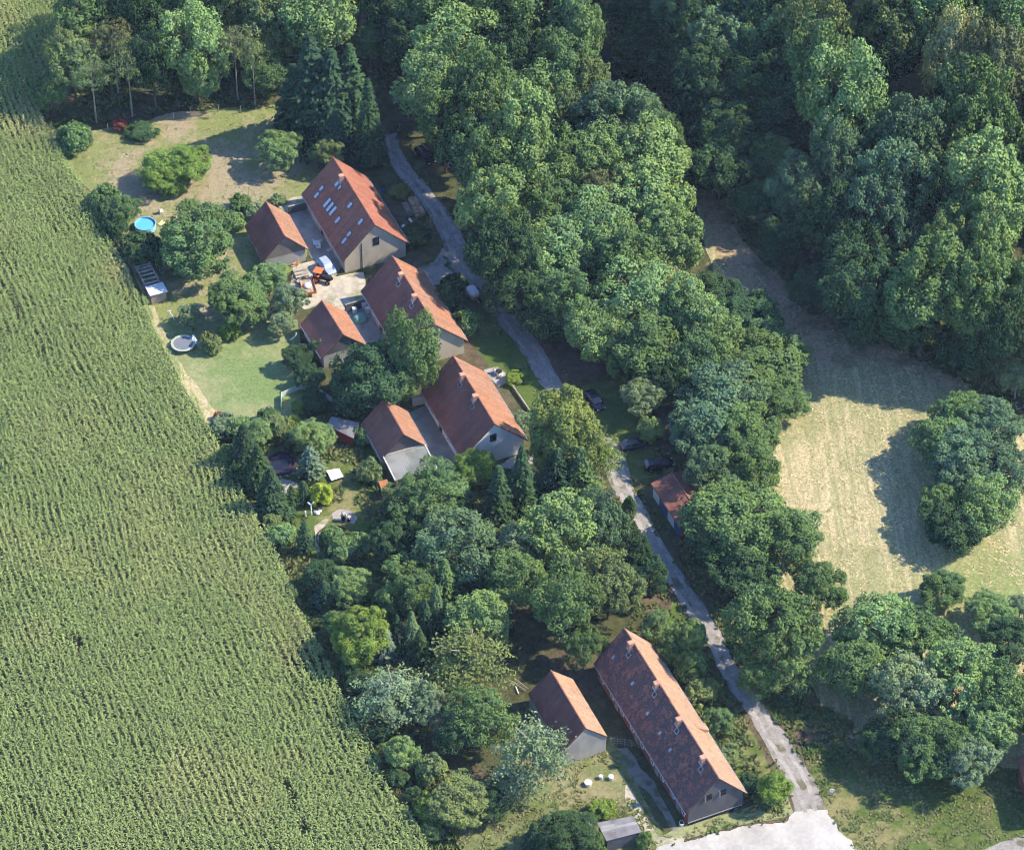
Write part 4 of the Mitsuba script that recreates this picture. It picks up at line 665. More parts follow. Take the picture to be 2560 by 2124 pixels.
# courtyard things
for (x, y, a), lab in zip(((950, 1050, .3), (1010, 1040, 1.9), (985, 1110, 4.0), (1110, 1145, 2.2)), ('white garden chair by the house wall, uppermost of the courtyard chairs', 'white garden chair nearest to the house wall', 'white garden chair facing away from the house', 'white garden chair nearest to the silver car')):
    k = thing('garden_chair', lab, 'chair'); chair(k, frame(z1(x, y), a), 'm_tarp', 1.1)
k = thing('garden_table', 'round white table among the courtyard chairs', 'table'); c = z1(970, 1075); part(k, 'top', cyl(c[0], c[1], .70, .74, .6, n=20), 'm_tarp'); part(k, 'leg', cyl(c[0], c[1], 0, .70, .06), 'm_tarp'); part(k, 'base', cyl(c[0], c[1], 0, .03, .3), 'm_tarp')
c = z2(820, 815); sp = trimesh.creation.icosphere(3, 1.0); v = np.array(sp.vertices); v[:, 2] = np.maximum(v[:, 2], 0); v *= (1 + .25 * (meshkit.fbm(v * 2, 3, 3)[:, None] - .5)) * [1.3, 1.2, .9]; sp.vertices = v
k = solo('tarpaulin_heap', mv(sp, frame(c, .4)), 'm_greentarp', 'heap under a blue-green tarpaulin in the yard of the cream house', 'tarpaulin', smooth=True)
for (x, y), lab in zip(((870, 690), (910, 735), (760, 740)), ('pale bin by the dark yard wall', 'pale bin nearest the cream house', 'pale bin nearest the outbuilding roof')):
    c = z2(x, y); k = thing('waste_bin', lab, 'bin'); M = frame(c, AX); part(k, 'body', box(-.28, .28, -.3, .3, 0, .95, M, .03), 'm_tarp'); part(k, 'lid', box(-.3, .3, -.33, .33, .952, 1.02, M, .02), 'm_frame')
k = thing('bent_pipe', 'white bent pipe at the left eave of the second outbuilding', 'pipe'); 
pp = [z2(95, 970, 1.6), z2(85, 1000, 1.2), z2(60, 1025, .7), z2(25, 1045, .3)]; part(k, 'pipe', cat([bar(a, b, .10, 8) for a, b in zip(pp[:-1], pp[1:])]), 'm_frame')
# terrace furniture by the third house
c = zl(465, 1290); k = thing('garden_table', 'round dark table on the terrace of the white house', 'table'); part(k, 'top', cyl(c[0], c[1], .70, .74, .5, n=18), 'm_dark'); part(k, 'leg', cyl(c[0], c[1], 0, .70, .05), 'm_dark')
for (x, y, a), lab in zip(((430, 1270, .4), (490, 1320, 2.6)), ('white chair on the terrace, nearer the house', 'white chair on the terrace, nearer the lane')): k = thing('garden_chair', lab, 'chair'); chair(k, frame(zl(x, y), a), 'm_tarp')
# garden ornaments
c = zp(140, 340); k = thing('garden_post', 'white Y-shaped garden post in front of the yellow bush', 'post'); part(k, 'pole', cyl(c[0], c[1], 0, 1.9, .11, .10, 8), 'm_frame')
for s in (-1, 1): part(k, 'arm', bar(c + [0, 0, 1.85], c + [s * .42, 0, 2.4], .10, 8), 'm_frame')
c = zp(30, 385); k = thing('garden_post', 'short white post left of the Y-shaped one', 'post'); part(k, 'pole', cyl(c[0], c[1], 0, 1.1, .12, .10, 8), 'm_frame'); part(k, 'cap', cyl(c[0], c[1], 1.102, 1.2, .15, .03, 8), 'm_frame')
for (x, y, r), lab in zip(((250, 330, .38), (300, 285, .28), (210, 300, .25)), ('large white stone beside the white garden posts', 'white stone nearest the yellow bush', 'small white stone next to the Y-shaped post')):
    sp = trimesh.creation.icosphere(2, r); v = np.array(sp.vertices); v *= 1 + .3 * (meshkit.fbm(v * 3 + x, 3, 4)[:, None] - .5); v[:, 2] = v[:, 2] * .8 + r * .5; sp.vertices = v; solo('garden_stone', mv(sp, frame(zp(x, y), 0)), 'm_white', lab, 'stone', smooth=True)
for (x, y, h, r), lab in zip(((740, 450, 1.15, .42), (840, 470, .8, .36)), ('taller dark planter with white flowers on the round patio', 'lower dark planter with white flowers on the round patio')):
    c = zp(x, y); k = thing('planter', lab, 'planter'); part(k, 'pot', cyl(c[0], c[1], 0, h, r * .6, r, 14), 'm_purple', 30); rgp = np.random.default_rng(int(x)); pts = np.array([c[0], c[1], h + .12]) + rgp.normal(0, .18, (80, 3)) * [1, 1, .7]; part(k, 'flowers', quads(pts, unit(rgp.normal(size=(80, 3)) + [0, 0, .8]), np.full(80, .09), rgp), 'm_frame')
c = zp(560, 790); k = solo('bed_edging', mv(ring(2.35, 2.47, 0, .2, 40), frame(c, 0)), 'm_darkwood', 'round dark wooden edging of a shrub bed in the lower garden', 'edging', smooth=30)
c = zp(465, 985); k = thing('wheelbarrow', 'wheelbarrow with a pale load at the round shrub bed', 'wheelbarrow'); M = frame(c, 2.0); part(k, 'tray', prism([(-.4, .7), (.4, .7), (.28, .35), (-.28, .35)], -.5, .5, M), 'm_zinc'); part(k, 'load', mv(trimesh.creation.icosphere(2, .4), M @ np.diag([1, .8, .5, 1]) @ np.array([[1, 0, 0, 0], [0, 1, 0, 0], [0, 0, 1, 1.5], [0, 0, 0, 1.]])), 'm_tarp', True); wheel(k, .75, 0, .2, .1, M)
for yy in (-.28, .28): part(k, 'handle', box(-1.2, -.4, yy - .025, yy + .025, .55, .6, M), 'm_wood'); part(k, 'leg', box(-.45, -.4, yy - .025, yy + .025, 0, .549, M), 'm_dark')
# white tubs behind the barn, planks, sign
for (x, y, r), lab in zip(((1515, 1335, .5), (1592, 1297, .3), (1655, 1300, .36)), ('largest white tub on the rough grass behind the barn', 'small white tub between the two others behind the barn', 'white tub nearest the long house path')):
    c = G('J', x, y); k = thing('bucket', lab, 'tub'); part(k, 'body', cyl(c[0], c[1], 0, .5, r * .85, r, 18), 'm_tarp', 30); part(k, 'lid', cyl(c[0], c[1], .501, .56, r * 1.05, r * 1.0, 18), 'm_tarp')
k = thing('ladder', 'weathered grey ladder lying on the grass left of the barn', 'ladder')
a, b = G('J', 1060, 695, .25), G('J', 1140, 755, .25); nv = np.array([-(b - a)[1], (b - a)[0], 0]); nv = nv / np.linalg.norm(nv) * .3
part(k, 'stile', bar(a + nv, b + nv, .05), 'm_greywood'); part(k, 'stile', bar(a - nv, b - nv, .05), 'm_greywood')
for t in np.linspace(.06, .94, 8): part(k, 'rung', bar(a + (b - a) * t - nv, a + (b - a) * t + nv, .03), 'm_greywood')
k = solo('plank', bar(G('J', 1072, 735, .15), G('J', 1090, 780, .15), .09, 6), 'm_frame', 'pale plank lying beside the weathered ladder', 'plank')
c = G('K', 925, 1400); k = thing('sign_post', 'small white sign on a post on the lower right grass', 'sign'); part(k, 'post', cyl(c[0], c[1], 0, 1.0, .05, n=8), 'm_zinc'); part(k, 'panel', box(-.3, .3, -.02, .02, .8, 1.35, frame(c + [0, -.08, 0], .1)), 'm_frame')
c = G('J', 2085, 1580); k = thing('flower_pot', 'white pot at the corner of the slate gable', 'pot'); part(k, 'pot', cyl(c[0], c[1], 0, .5, .25, .36, 14), 'm_whiteplastic', 30); part(k, 'soil', cyl(c[0], c[1], .5, .51, .3, n=14), 'm_soil')

# ---------------------------------------------------------------- trees, bushes
# (tile, x, y, width, height, kind, leaf, label)
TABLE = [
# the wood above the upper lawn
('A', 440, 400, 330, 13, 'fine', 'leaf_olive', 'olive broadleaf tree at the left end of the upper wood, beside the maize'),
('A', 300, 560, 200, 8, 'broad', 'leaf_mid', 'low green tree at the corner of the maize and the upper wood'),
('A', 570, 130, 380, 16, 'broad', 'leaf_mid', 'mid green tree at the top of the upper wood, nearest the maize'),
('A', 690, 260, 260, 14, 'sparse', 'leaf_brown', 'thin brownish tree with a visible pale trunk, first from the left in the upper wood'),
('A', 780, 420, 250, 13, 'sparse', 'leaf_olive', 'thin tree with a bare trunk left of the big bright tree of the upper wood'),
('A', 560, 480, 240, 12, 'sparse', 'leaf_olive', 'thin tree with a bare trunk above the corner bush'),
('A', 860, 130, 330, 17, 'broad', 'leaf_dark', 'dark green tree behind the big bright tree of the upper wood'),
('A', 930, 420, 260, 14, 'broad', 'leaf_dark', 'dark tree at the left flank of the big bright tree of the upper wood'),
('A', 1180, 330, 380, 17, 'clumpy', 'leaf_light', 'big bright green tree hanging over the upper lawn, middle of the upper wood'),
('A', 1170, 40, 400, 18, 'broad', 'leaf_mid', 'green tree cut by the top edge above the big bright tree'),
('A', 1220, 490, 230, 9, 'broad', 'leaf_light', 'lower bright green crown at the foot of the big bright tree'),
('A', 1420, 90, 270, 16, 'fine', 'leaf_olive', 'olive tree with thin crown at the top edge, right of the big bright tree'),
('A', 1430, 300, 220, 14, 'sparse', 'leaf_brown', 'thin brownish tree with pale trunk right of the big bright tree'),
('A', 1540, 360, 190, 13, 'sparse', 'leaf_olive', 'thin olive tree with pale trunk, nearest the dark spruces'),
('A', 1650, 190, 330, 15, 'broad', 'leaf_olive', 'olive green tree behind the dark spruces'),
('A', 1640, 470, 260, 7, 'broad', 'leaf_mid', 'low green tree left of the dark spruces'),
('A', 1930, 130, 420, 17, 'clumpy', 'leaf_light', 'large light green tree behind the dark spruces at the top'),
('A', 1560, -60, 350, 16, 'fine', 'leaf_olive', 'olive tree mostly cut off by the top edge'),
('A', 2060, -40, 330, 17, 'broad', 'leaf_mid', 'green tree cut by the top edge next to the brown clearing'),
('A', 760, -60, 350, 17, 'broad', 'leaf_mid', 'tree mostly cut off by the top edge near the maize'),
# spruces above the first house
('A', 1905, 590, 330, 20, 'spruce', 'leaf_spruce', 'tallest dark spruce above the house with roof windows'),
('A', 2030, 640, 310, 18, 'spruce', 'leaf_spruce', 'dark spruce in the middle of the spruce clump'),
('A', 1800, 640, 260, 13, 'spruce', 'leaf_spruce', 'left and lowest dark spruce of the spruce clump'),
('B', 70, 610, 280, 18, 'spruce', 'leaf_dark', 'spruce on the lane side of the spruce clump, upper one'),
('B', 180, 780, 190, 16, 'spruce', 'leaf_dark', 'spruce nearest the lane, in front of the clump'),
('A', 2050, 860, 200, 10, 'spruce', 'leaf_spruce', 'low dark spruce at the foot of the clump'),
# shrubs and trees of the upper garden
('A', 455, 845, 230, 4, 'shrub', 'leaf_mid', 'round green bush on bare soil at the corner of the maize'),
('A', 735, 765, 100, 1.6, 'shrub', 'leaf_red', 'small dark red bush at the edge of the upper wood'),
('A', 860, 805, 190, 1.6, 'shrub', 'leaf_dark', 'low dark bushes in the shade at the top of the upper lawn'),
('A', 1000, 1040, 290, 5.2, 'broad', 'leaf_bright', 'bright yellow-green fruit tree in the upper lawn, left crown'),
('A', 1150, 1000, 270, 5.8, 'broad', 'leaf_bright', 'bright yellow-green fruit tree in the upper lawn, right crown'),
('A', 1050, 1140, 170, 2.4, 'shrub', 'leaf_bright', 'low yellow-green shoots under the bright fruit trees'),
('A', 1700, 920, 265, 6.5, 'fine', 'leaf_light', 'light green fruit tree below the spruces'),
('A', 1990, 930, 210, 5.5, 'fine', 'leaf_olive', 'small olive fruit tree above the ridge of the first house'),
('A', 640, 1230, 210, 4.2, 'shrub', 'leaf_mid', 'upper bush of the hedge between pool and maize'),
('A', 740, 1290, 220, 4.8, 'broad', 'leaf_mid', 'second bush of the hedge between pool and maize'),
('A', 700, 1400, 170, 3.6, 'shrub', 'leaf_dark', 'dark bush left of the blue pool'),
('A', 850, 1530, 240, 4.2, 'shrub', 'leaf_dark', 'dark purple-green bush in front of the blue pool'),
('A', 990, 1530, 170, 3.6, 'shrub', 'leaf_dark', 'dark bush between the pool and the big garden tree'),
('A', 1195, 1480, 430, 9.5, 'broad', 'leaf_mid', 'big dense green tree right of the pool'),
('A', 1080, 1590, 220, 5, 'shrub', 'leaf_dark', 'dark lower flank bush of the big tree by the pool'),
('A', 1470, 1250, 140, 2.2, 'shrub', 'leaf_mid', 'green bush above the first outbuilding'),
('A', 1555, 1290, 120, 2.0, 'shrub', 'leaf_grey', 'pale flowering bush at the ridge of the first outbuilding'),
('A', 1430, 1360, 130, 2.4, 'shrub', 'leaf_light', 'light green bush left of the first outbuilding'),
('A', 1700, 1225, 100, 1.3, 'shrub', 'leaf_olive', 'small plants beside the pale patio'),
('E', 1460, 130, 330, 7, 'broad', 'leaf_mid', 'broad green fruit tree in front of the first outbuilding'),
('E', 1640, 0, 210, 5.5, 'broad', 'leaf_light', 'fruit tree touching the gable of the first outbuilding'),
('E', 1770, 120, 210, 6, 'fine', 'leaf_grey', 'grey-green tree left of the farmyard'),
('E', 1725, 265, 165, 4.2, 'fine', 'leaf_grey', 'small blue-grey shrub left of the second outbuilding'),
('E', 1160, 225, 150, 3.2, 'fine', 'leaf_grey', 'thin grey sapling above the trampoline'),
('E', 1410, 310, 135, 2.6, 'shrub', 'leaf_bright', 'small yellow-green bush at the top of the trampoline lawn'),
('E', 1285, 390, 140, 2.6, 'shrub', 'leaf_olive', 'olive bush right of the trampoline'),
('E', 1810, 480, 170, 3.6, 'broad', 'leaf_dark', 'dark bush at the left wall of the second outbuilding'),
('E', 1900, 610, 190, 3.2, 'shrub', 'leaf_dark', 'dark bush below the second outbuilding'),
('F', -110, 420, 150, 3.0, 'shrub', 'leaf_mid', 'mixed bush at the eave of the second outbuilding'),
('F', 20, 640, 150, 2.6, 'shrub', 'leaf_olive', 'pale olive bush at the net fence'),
# trees at the second house
('F', 425, 450, 310, 15, 'clumpy', 'leaf_mid', 'tall dense tree with sunlit right side in front of the cream house'),
('F', 500, 560, 180, 9, 'broad', 'leaf_mid', 'green crown on the sunny side of the tall dense tree'),
('F', 190, 590, 390, 11, 'broad', 'leaf_dark', 'broad dark tree left of the tall dense one'),
('F', 350, 640, 250, 7, 'broad', 'leaf_mid', 'lower green crown between the broad dark tree and the third house'),
('F', 60, 730, 220, 5, 'shrub', 'leaf_dark', 'dark bush under the broad dark tree'),
# along the lane by houses
('F', 650, 130, 200, 3.5, 'shrub', 'leaf_dark', 'dark bush on the lane side of the cream house, upper one'),
('F', 770, 260, 190, 3.5, 'shrub', 'leaf_mid', 'green bush at the lane side of the cream house, lower one'),
('F', 1060, 600, 110, 1.5, 'shrub', 'leaf_bright', 'small bush on the grass strip beside the lane'),
('F', 1120, 860, 150, 3.2, 'fine', 'leaf_grey', 'small grey-green tree at the front corner of the white house'),
('B', 360, 1180, 130, 1.5, 'shrub', 'leaf_olive', 'yellowish bush beside the timber stacks'),
('B', 450, 1440, 190, 2.2, 'shrub', 'leaf_dark', 'dark low bush between the first house and the lane'),
('B', 700, 1730, 150, 1.8, 'shrub', 'leaf_dark', 'dark low bush at the driveway'),
# big trees beside the white house and the lane
('F', 1370, 910, 400, 14, 'tall', 'leaf_larch', 'tall olive-green tree right of the white house'),
('F', 1480, 1040, 330, 12, 'feather', 'leaf_larch', 'loose feathery olive tree in front of the tall olive-green one'),
('F', 1600, 1090, 270, 8, 'feather', 'leaf_bright', 'feathery yellow-green tree leaning towards the lane'),
('F', 1270, 1060, 240, 10, 'fine', 'leaf_larch', 'lower olive tree left of the tall olive-green one'),
('F', 1470, 1190, 250, 9, 'spruce', 'leaf_mid', 'green conifer below the loose feathery olive tree'),
('F', 1330, 1200, 230, 9, 'spruce', 'leaf_spruce', 'dark spruce between the white house and the tall olive-green tree'),
('F', 1110, 1240, 190, 12, 'spruce', 'leaf_dark', 'tall slim spruce in front of the white gable'),
('F', 970, 1320, 190, 10, 'spruce', 'leaf_dark', 'second slim spruce in front of the white gable'),
('F', 820, 1150, 250, 5.5, 'broad', 'leaf_bright', 'yellow-green tree at the corner of the white gable'),
('F', 530, 1340, 430, 8.5, 'fine', 'leaf_mid', 'broad green tree below the lean-to roof'),
('F', 690, 1330, 200, 6, 'broad', 'leaf_dark', 'dark tree right of the broad one below the lean-to'),
('F', 330, 1420, 180, 4, 'broad', 'leaf_dark', 'dark bush at the lower left of the broad tree below the lean-to'),
('F', 180, 1180, 170, 3, 'shrub', 'leaf_olive', 'olive bush left of the lean-to'),
('F', 130, 960, 110, 2.5, 'shrub', 'leaf_mid', 'green bush at the left wall of the third outbuilding'),
('F', 730, 1600, 400, 9, 'broad', 'leaf_blue', 'blue-green tree in the middle of the lower garden'),
('F', 1060, 1640, 260, 7, 'fine', 'leaf_grey', 'grey-green tree right of the blue-green one'),
('F', 1340, 1540, 380, 9.5, 'broad', 'leaf_light', 'bright rounded tree near the lane, above the others'),
('F', 1600, 1500, 260, 9.5, 'fine', 'leaf_blue', 'blue-green tree at the left edge of the lane'),
('F', 1765, 1400, 90, 4, 'shrub', 'leaf_mid', 'narrow green bush at the lane edge opposite the garages'),
('F', 330, 1610, 260, 6, 'broad', 'leaf_dark', 'dark tree left of the blue-green tree of the lower garden'),
('F', 1790, 1640, 190, 6, 'broad', 'leaf_dark', 'dark tree leaning over the lane below the garages'),
('J', 1890, 50, 230, 8, 'broad', 'leaf_dark', 'dark tree between the lane and the bright tall tree'),
# garden hedge and conifers by the pond
('E', 1370, 890, 170, 2.4, 'shrub', 'leaf_grey', 'greyish bush at the maize end of the garden hedge'),
('E', 1340, 835, 70, 1.2, 'shrub', 'leaf_red', 'small red-leaved plant at the end of the dry path'),
('E', 1480, 920, 190, 2.8, 'shrub', 'leaf_light', 'light green bush of the garden hedge, second from the maize'),
('E', 1580, 930, 180, 3.2, 'broad', 'leaf_light', 'light green bush of the garden hedge behind the tall conifers'),
('E', 1700, 900, 190, 2.8, 'shrub', 'leaf_olive', 'olive bush in the middle of the garden hedge'),
('E', 1640, 840, 150, 2.2, 'shrub', 'leaf_mid', 'green bush at the lower edge of the trampoline lawn'),
('E', 1800, 880, 90, 2.2, 'shrub', 'leaf_yellow', 'small yellow bush in the garden hedge'),
('E', 1850, 990, 120, 3.0, 'shrub', 'leaf_yellow', 'yellow bush above the blue-grey cypress'),
('E', 1790, 985, 130, 2.6, 'shrub', 'leaf_mid', 'green bush left of the yellow bush by the pond'),
('E', 1920, 960, 250, 4.5, 'fine', 'leaf_light', 'light green small tree right of the pond'),
('E', 1835, 780, 100, 2.0, 'shrub', 'leaf_bright', 'yellowish bush at the net fence corner'),
('E', 1920, 760, 170, 3.0, 'shrub', 'leaf_dark', 'dark bush beside the white garden ornament under the net fence'),
('E', 1495, 1040, 190, 8.5, 'spruce', 'leaf_spruce', 'uppermost dark conifer in the row along the maize'),
('E', 1580, 1170, 190, 8.5, 'spruce', 'leaf_dark', 'second dark conifer in the row along the maize'),
('E', 1660, 1310, 200, 8.5, 'spruce', 'leaf_spruce', 'lowest dark conifer in the row along the maize'),
('E', 1400, 1090, 150, 3.4, 'shrub', 'leaf_mid', 'green bush between the maize and the dark conifers'),
('E', 1460, 1200, 150, 3.4, 'shrub', 'leaf_dark', 'dark bush at the maize edge under the conifers'),
('E', 1895, 1120, 175, 5.5, 'cypress', 'leaf_bluespruce', 'blue-grey cone-shaped cypress right of the pond'),
('E', 1780, 1325, 100, 4, 'cypress', 'leaf_dark', 'slim dark cypress in front of the pond, left of two'),
('E', 1855, 1300, 105, 4.2, 'cypress', 'leaf_dark', 'slim dark cypress in front of the pond, right of two'),
('E', 1955, 1310, 140, 3.2, 'shrub', 'leaf_yellow', 'bright yellow bush in front of the pond'),
('E', 1720, 1560, 170, 2.8, 'shrub', 'leaf_light', 'mixed light bush at the maize edge below the conifers'),
('E', 1660, 1480, 110, 2.2, 'shrub', 'leaf_olive', 'small olive bush at the maize edge'),
('E', 1860, 1580, 120, 6, 'cypress', 'leaf_spruce', 'slim dark conifer left of the round shrub bed'),
('E', 2030, 1560, 130, 2.2, 'shrub', 'leaf_light', 'green bush inside the round bed'),
('F', -20, 1600, 130, 2.2, 'shrub', 'leaf_mid', 'bush at the right side of the round bed'),
('F', 20, 1660, 180, 3.0, 'shrub', 'leaf_light', 'light round bush below the round bed'),
('F', 110, 1620, 150, 3.0, 'shrub', 'leaf_light', 'light round bush right of the round bed'),
('J', -110, 60, 200, 5, 'broad', 'leaf_dark', 'dark bush at the maize edge below the slim conifer'),
('J', 60, 620, 150, 3, 'broad', 'leaf_dark', 'dark bush at the maize edge below the big round tree'),  # from here a row of bushes added to darken the maize edge like shade
('J', 120, 720, 150, 3, 'broad', 'leaf_dark', 'dark bush at the maize edge left of the willow-like tree'),
('J', 160, 880, 150, 3.2, 'broad', 'leaf_mid', 'green bush at the maize edge under the willow-like tree'),
('J', 250, 1010, 140, 3, 'broad', 'leaf_dark', 'dark bush at the maize edge above the egg-shaped bush'),
('J', 350, 1300, 130, 2.6, 'broad', 'leaf_dark', 'dark bush at the maize edge below the egg-shaped bush'),
('J', 450, 1400, 130, 2.6, 'broad', 'leaf_dark', 'dark bush at the maize edge left of the yellow-green bush'),
('J', 560, 1610, 140, 2.4, 'broad', 'leaf_mid', 'green bush at the maize edge near the bottom'),
('J', 50, 130, 260, 5.5, 'fine', 'leaf_light', 'light feathery small tree above the big round one'),
('J', -90, 190, 180, 5, 'spruce', 'leaf_spruce', 'dark conifer at the maize edge left of the feathery small tree'),
('J', -20, 350, 150, 4, 'broad', 'leaf_mid', 'green bush at the left flank of the big round tree'),
# lower garden
('J', 120, 430, 310, 8, 'broad', 'leaf_bright', 'big round yellow-green tree near the maize'),
('J', 275, 480, 140, 6.5, 'spruce', 'leaf_bluespruce', 'small blue spruce beside the big round tree'),
('J', 450, 140, 340, 8, 'broad', 'leaf_mid', 'round mid green tree in the lower garden'),
('J', 640, 130, 190, 9, 'spruce', 'leaf_mid', 'green conifer right of the round mid green tree'),
('J', 870, 130, 130, 6, 'spruce', 'leaf_blue', 'small pale conifer in the middle of the lower garden'),
('J', 350, 430, 120, 7, 'spruce', 'leaf_spruce', 'young spruce, left one of the dense clump'),
('J', 440, 420, 130, 7.5, 'spruce', 'leaf_blue', 'young spruce, second of the dense clump'),
('J', 520, 350, 130, 8, 'spruce', 'leaf_spruce', 'young spruce in the middle of the dense clump'),
('J', 590, 280, 130, 8.5, 'spruce', 'leaf_blue', 'young spruce, fourth of the dense clump'),
('J', 650, 340, 130, 7, 'spruce', 'leaf_spruce', 'young spruce, right one of the dense clump'),
('J', 490, 500, 130, 6, 'spruce', 'leaf_dark', 'front young spruce of the dense clump'),
('J', 860, 340, 310, 7, 'broad', 'leaf_light', 'round light green tree above the shaded clearing'),
('J', 1060, 100, 300, 8, 'broad', 'leaf_mid', 'green tree above the shaded clearing'),
('J', 1370, 260, 330, 10.5, 'clumpy', 'leaf_mid', 'tall bright-sided tree left of the end of the long house'),
('J', 1640, 130, 330, 9, 'fine', 'leaf_olive', 'olive green tree near the lane above the long house'),
('J', 1490, 500, 230, 6, 'fine', 'leaf_mid', 'green tree touching the far end of the long house'),
('J', 780, 590, 520, 9.5, 'feather', 'leaf_olive', 'wide feathery olive tree above the barn'),
('J', 330, 800, 440, 7.5, 'feather', 'leaf_grey', 'wide grey-green willow-like tree beside the maize'),
('J', 540, 870, 250, 6.5, 'fine', 'leaf_grey', 'grey-green tree right of the willow-like one'),
('J', 860, 930, 350, 8.5, 'broad', 'leaf_mid', 'dense green tree left of the birch'),
('J', 680, 1060, 200, 6, 'broad', 'leaf_dark', 'dark crown under the dense green tree'),
('J', 1180, 1170, 470, 12, 'feather', 'leaf_grey', 'tall pale birch in front of the barn'),
('J', 1060, 1330, 260, 7, 'feather', 'leaf_grey', 'lower pale birch crown left of the tall one'),
('J', 370, 1130, 210, 5, 'broad', 'leaf_light', 'light egg-shaped bush beside the maize'),
('J', 560, 1260, 200, 4, 'shrub', 'leaf_olive', 'olive bush below the egg-shaped one'),
('J', 730, 1440, 330, 5.5, 'broad', 'leaf_olive', 'round dark olive bush in the lower corner of the garden'),
('J', 560, 1480, 200, 3.5, 'shrub', 'leaf_bright', 'yellow-green bush at the maize end of the round olive bush'),
('J', 920, 1460, 200, 4.5, 'broad', 'leaf_dark', 'dark bush between the round olive bush and the birch'),
('J', 1180, 1660, 120, 5, 'spruce', 'leaf_spruce', 'small dark conifer at the bottom edge'),
('J', 1380, 1630, 300, 5, 'broad', 'leaf_dark', 'dark bush beside the flat-roofed shed at the bottom edge'),
('J', 1540, 1690, 160, 3, 'shrub', 'leaf_mid', 'green bush in front of the flat-roofed shed'),
('J', 1600, 1490, 170, 1.8, 'shrub', 'leaf_bright', 'low bright bush behind the flat-roofed shed'),
('J', 1850, 1680, 110, 2.2, 'shrub', 'leaf_mid', 'green bush at the right corner of the flat-roofed shed'),
# lane side of the long house
('J', 1935, 380, 190, 6, 'broad', 'leaf_light', 'light green tree beside the far end of the long house'),
('J', 2030, 510, 190, 5, 'broad', 'leaf_mid', 'green tree at the eave of the long house'),
('K', 65, 440, 190, 7, 'broad', 'leaf_light', 'light green tree between the long house and the lane'),
('K', 60, 620, 180, 5, 'broad', 'leaf_mid', 'green tree throwing shade on the sunny roof of the long house'),
('K', 130, 770, 200, 3, 'shrub', 'leaf_olive', 'olive bushes along the long house, upper one'),
('K', 220, 950, 190, 3, 'shrub', 'leaf_mid', 'green bush along the long house, in the middle'),
('K', 300, 1170, 170, 2.4, 'shrub', 'leaf_olive', 'olive bush along the long house, lower one'),
('K', 420, 1330, 130, 2.0, 'shrub', 'leaf_dark', 'dark low bush at the slate gable corner'),
('K', 580, 1360, 200, 5, 'broad', 'leaf_bright', 'bright green standalone bush at the gravel turning area'),
]
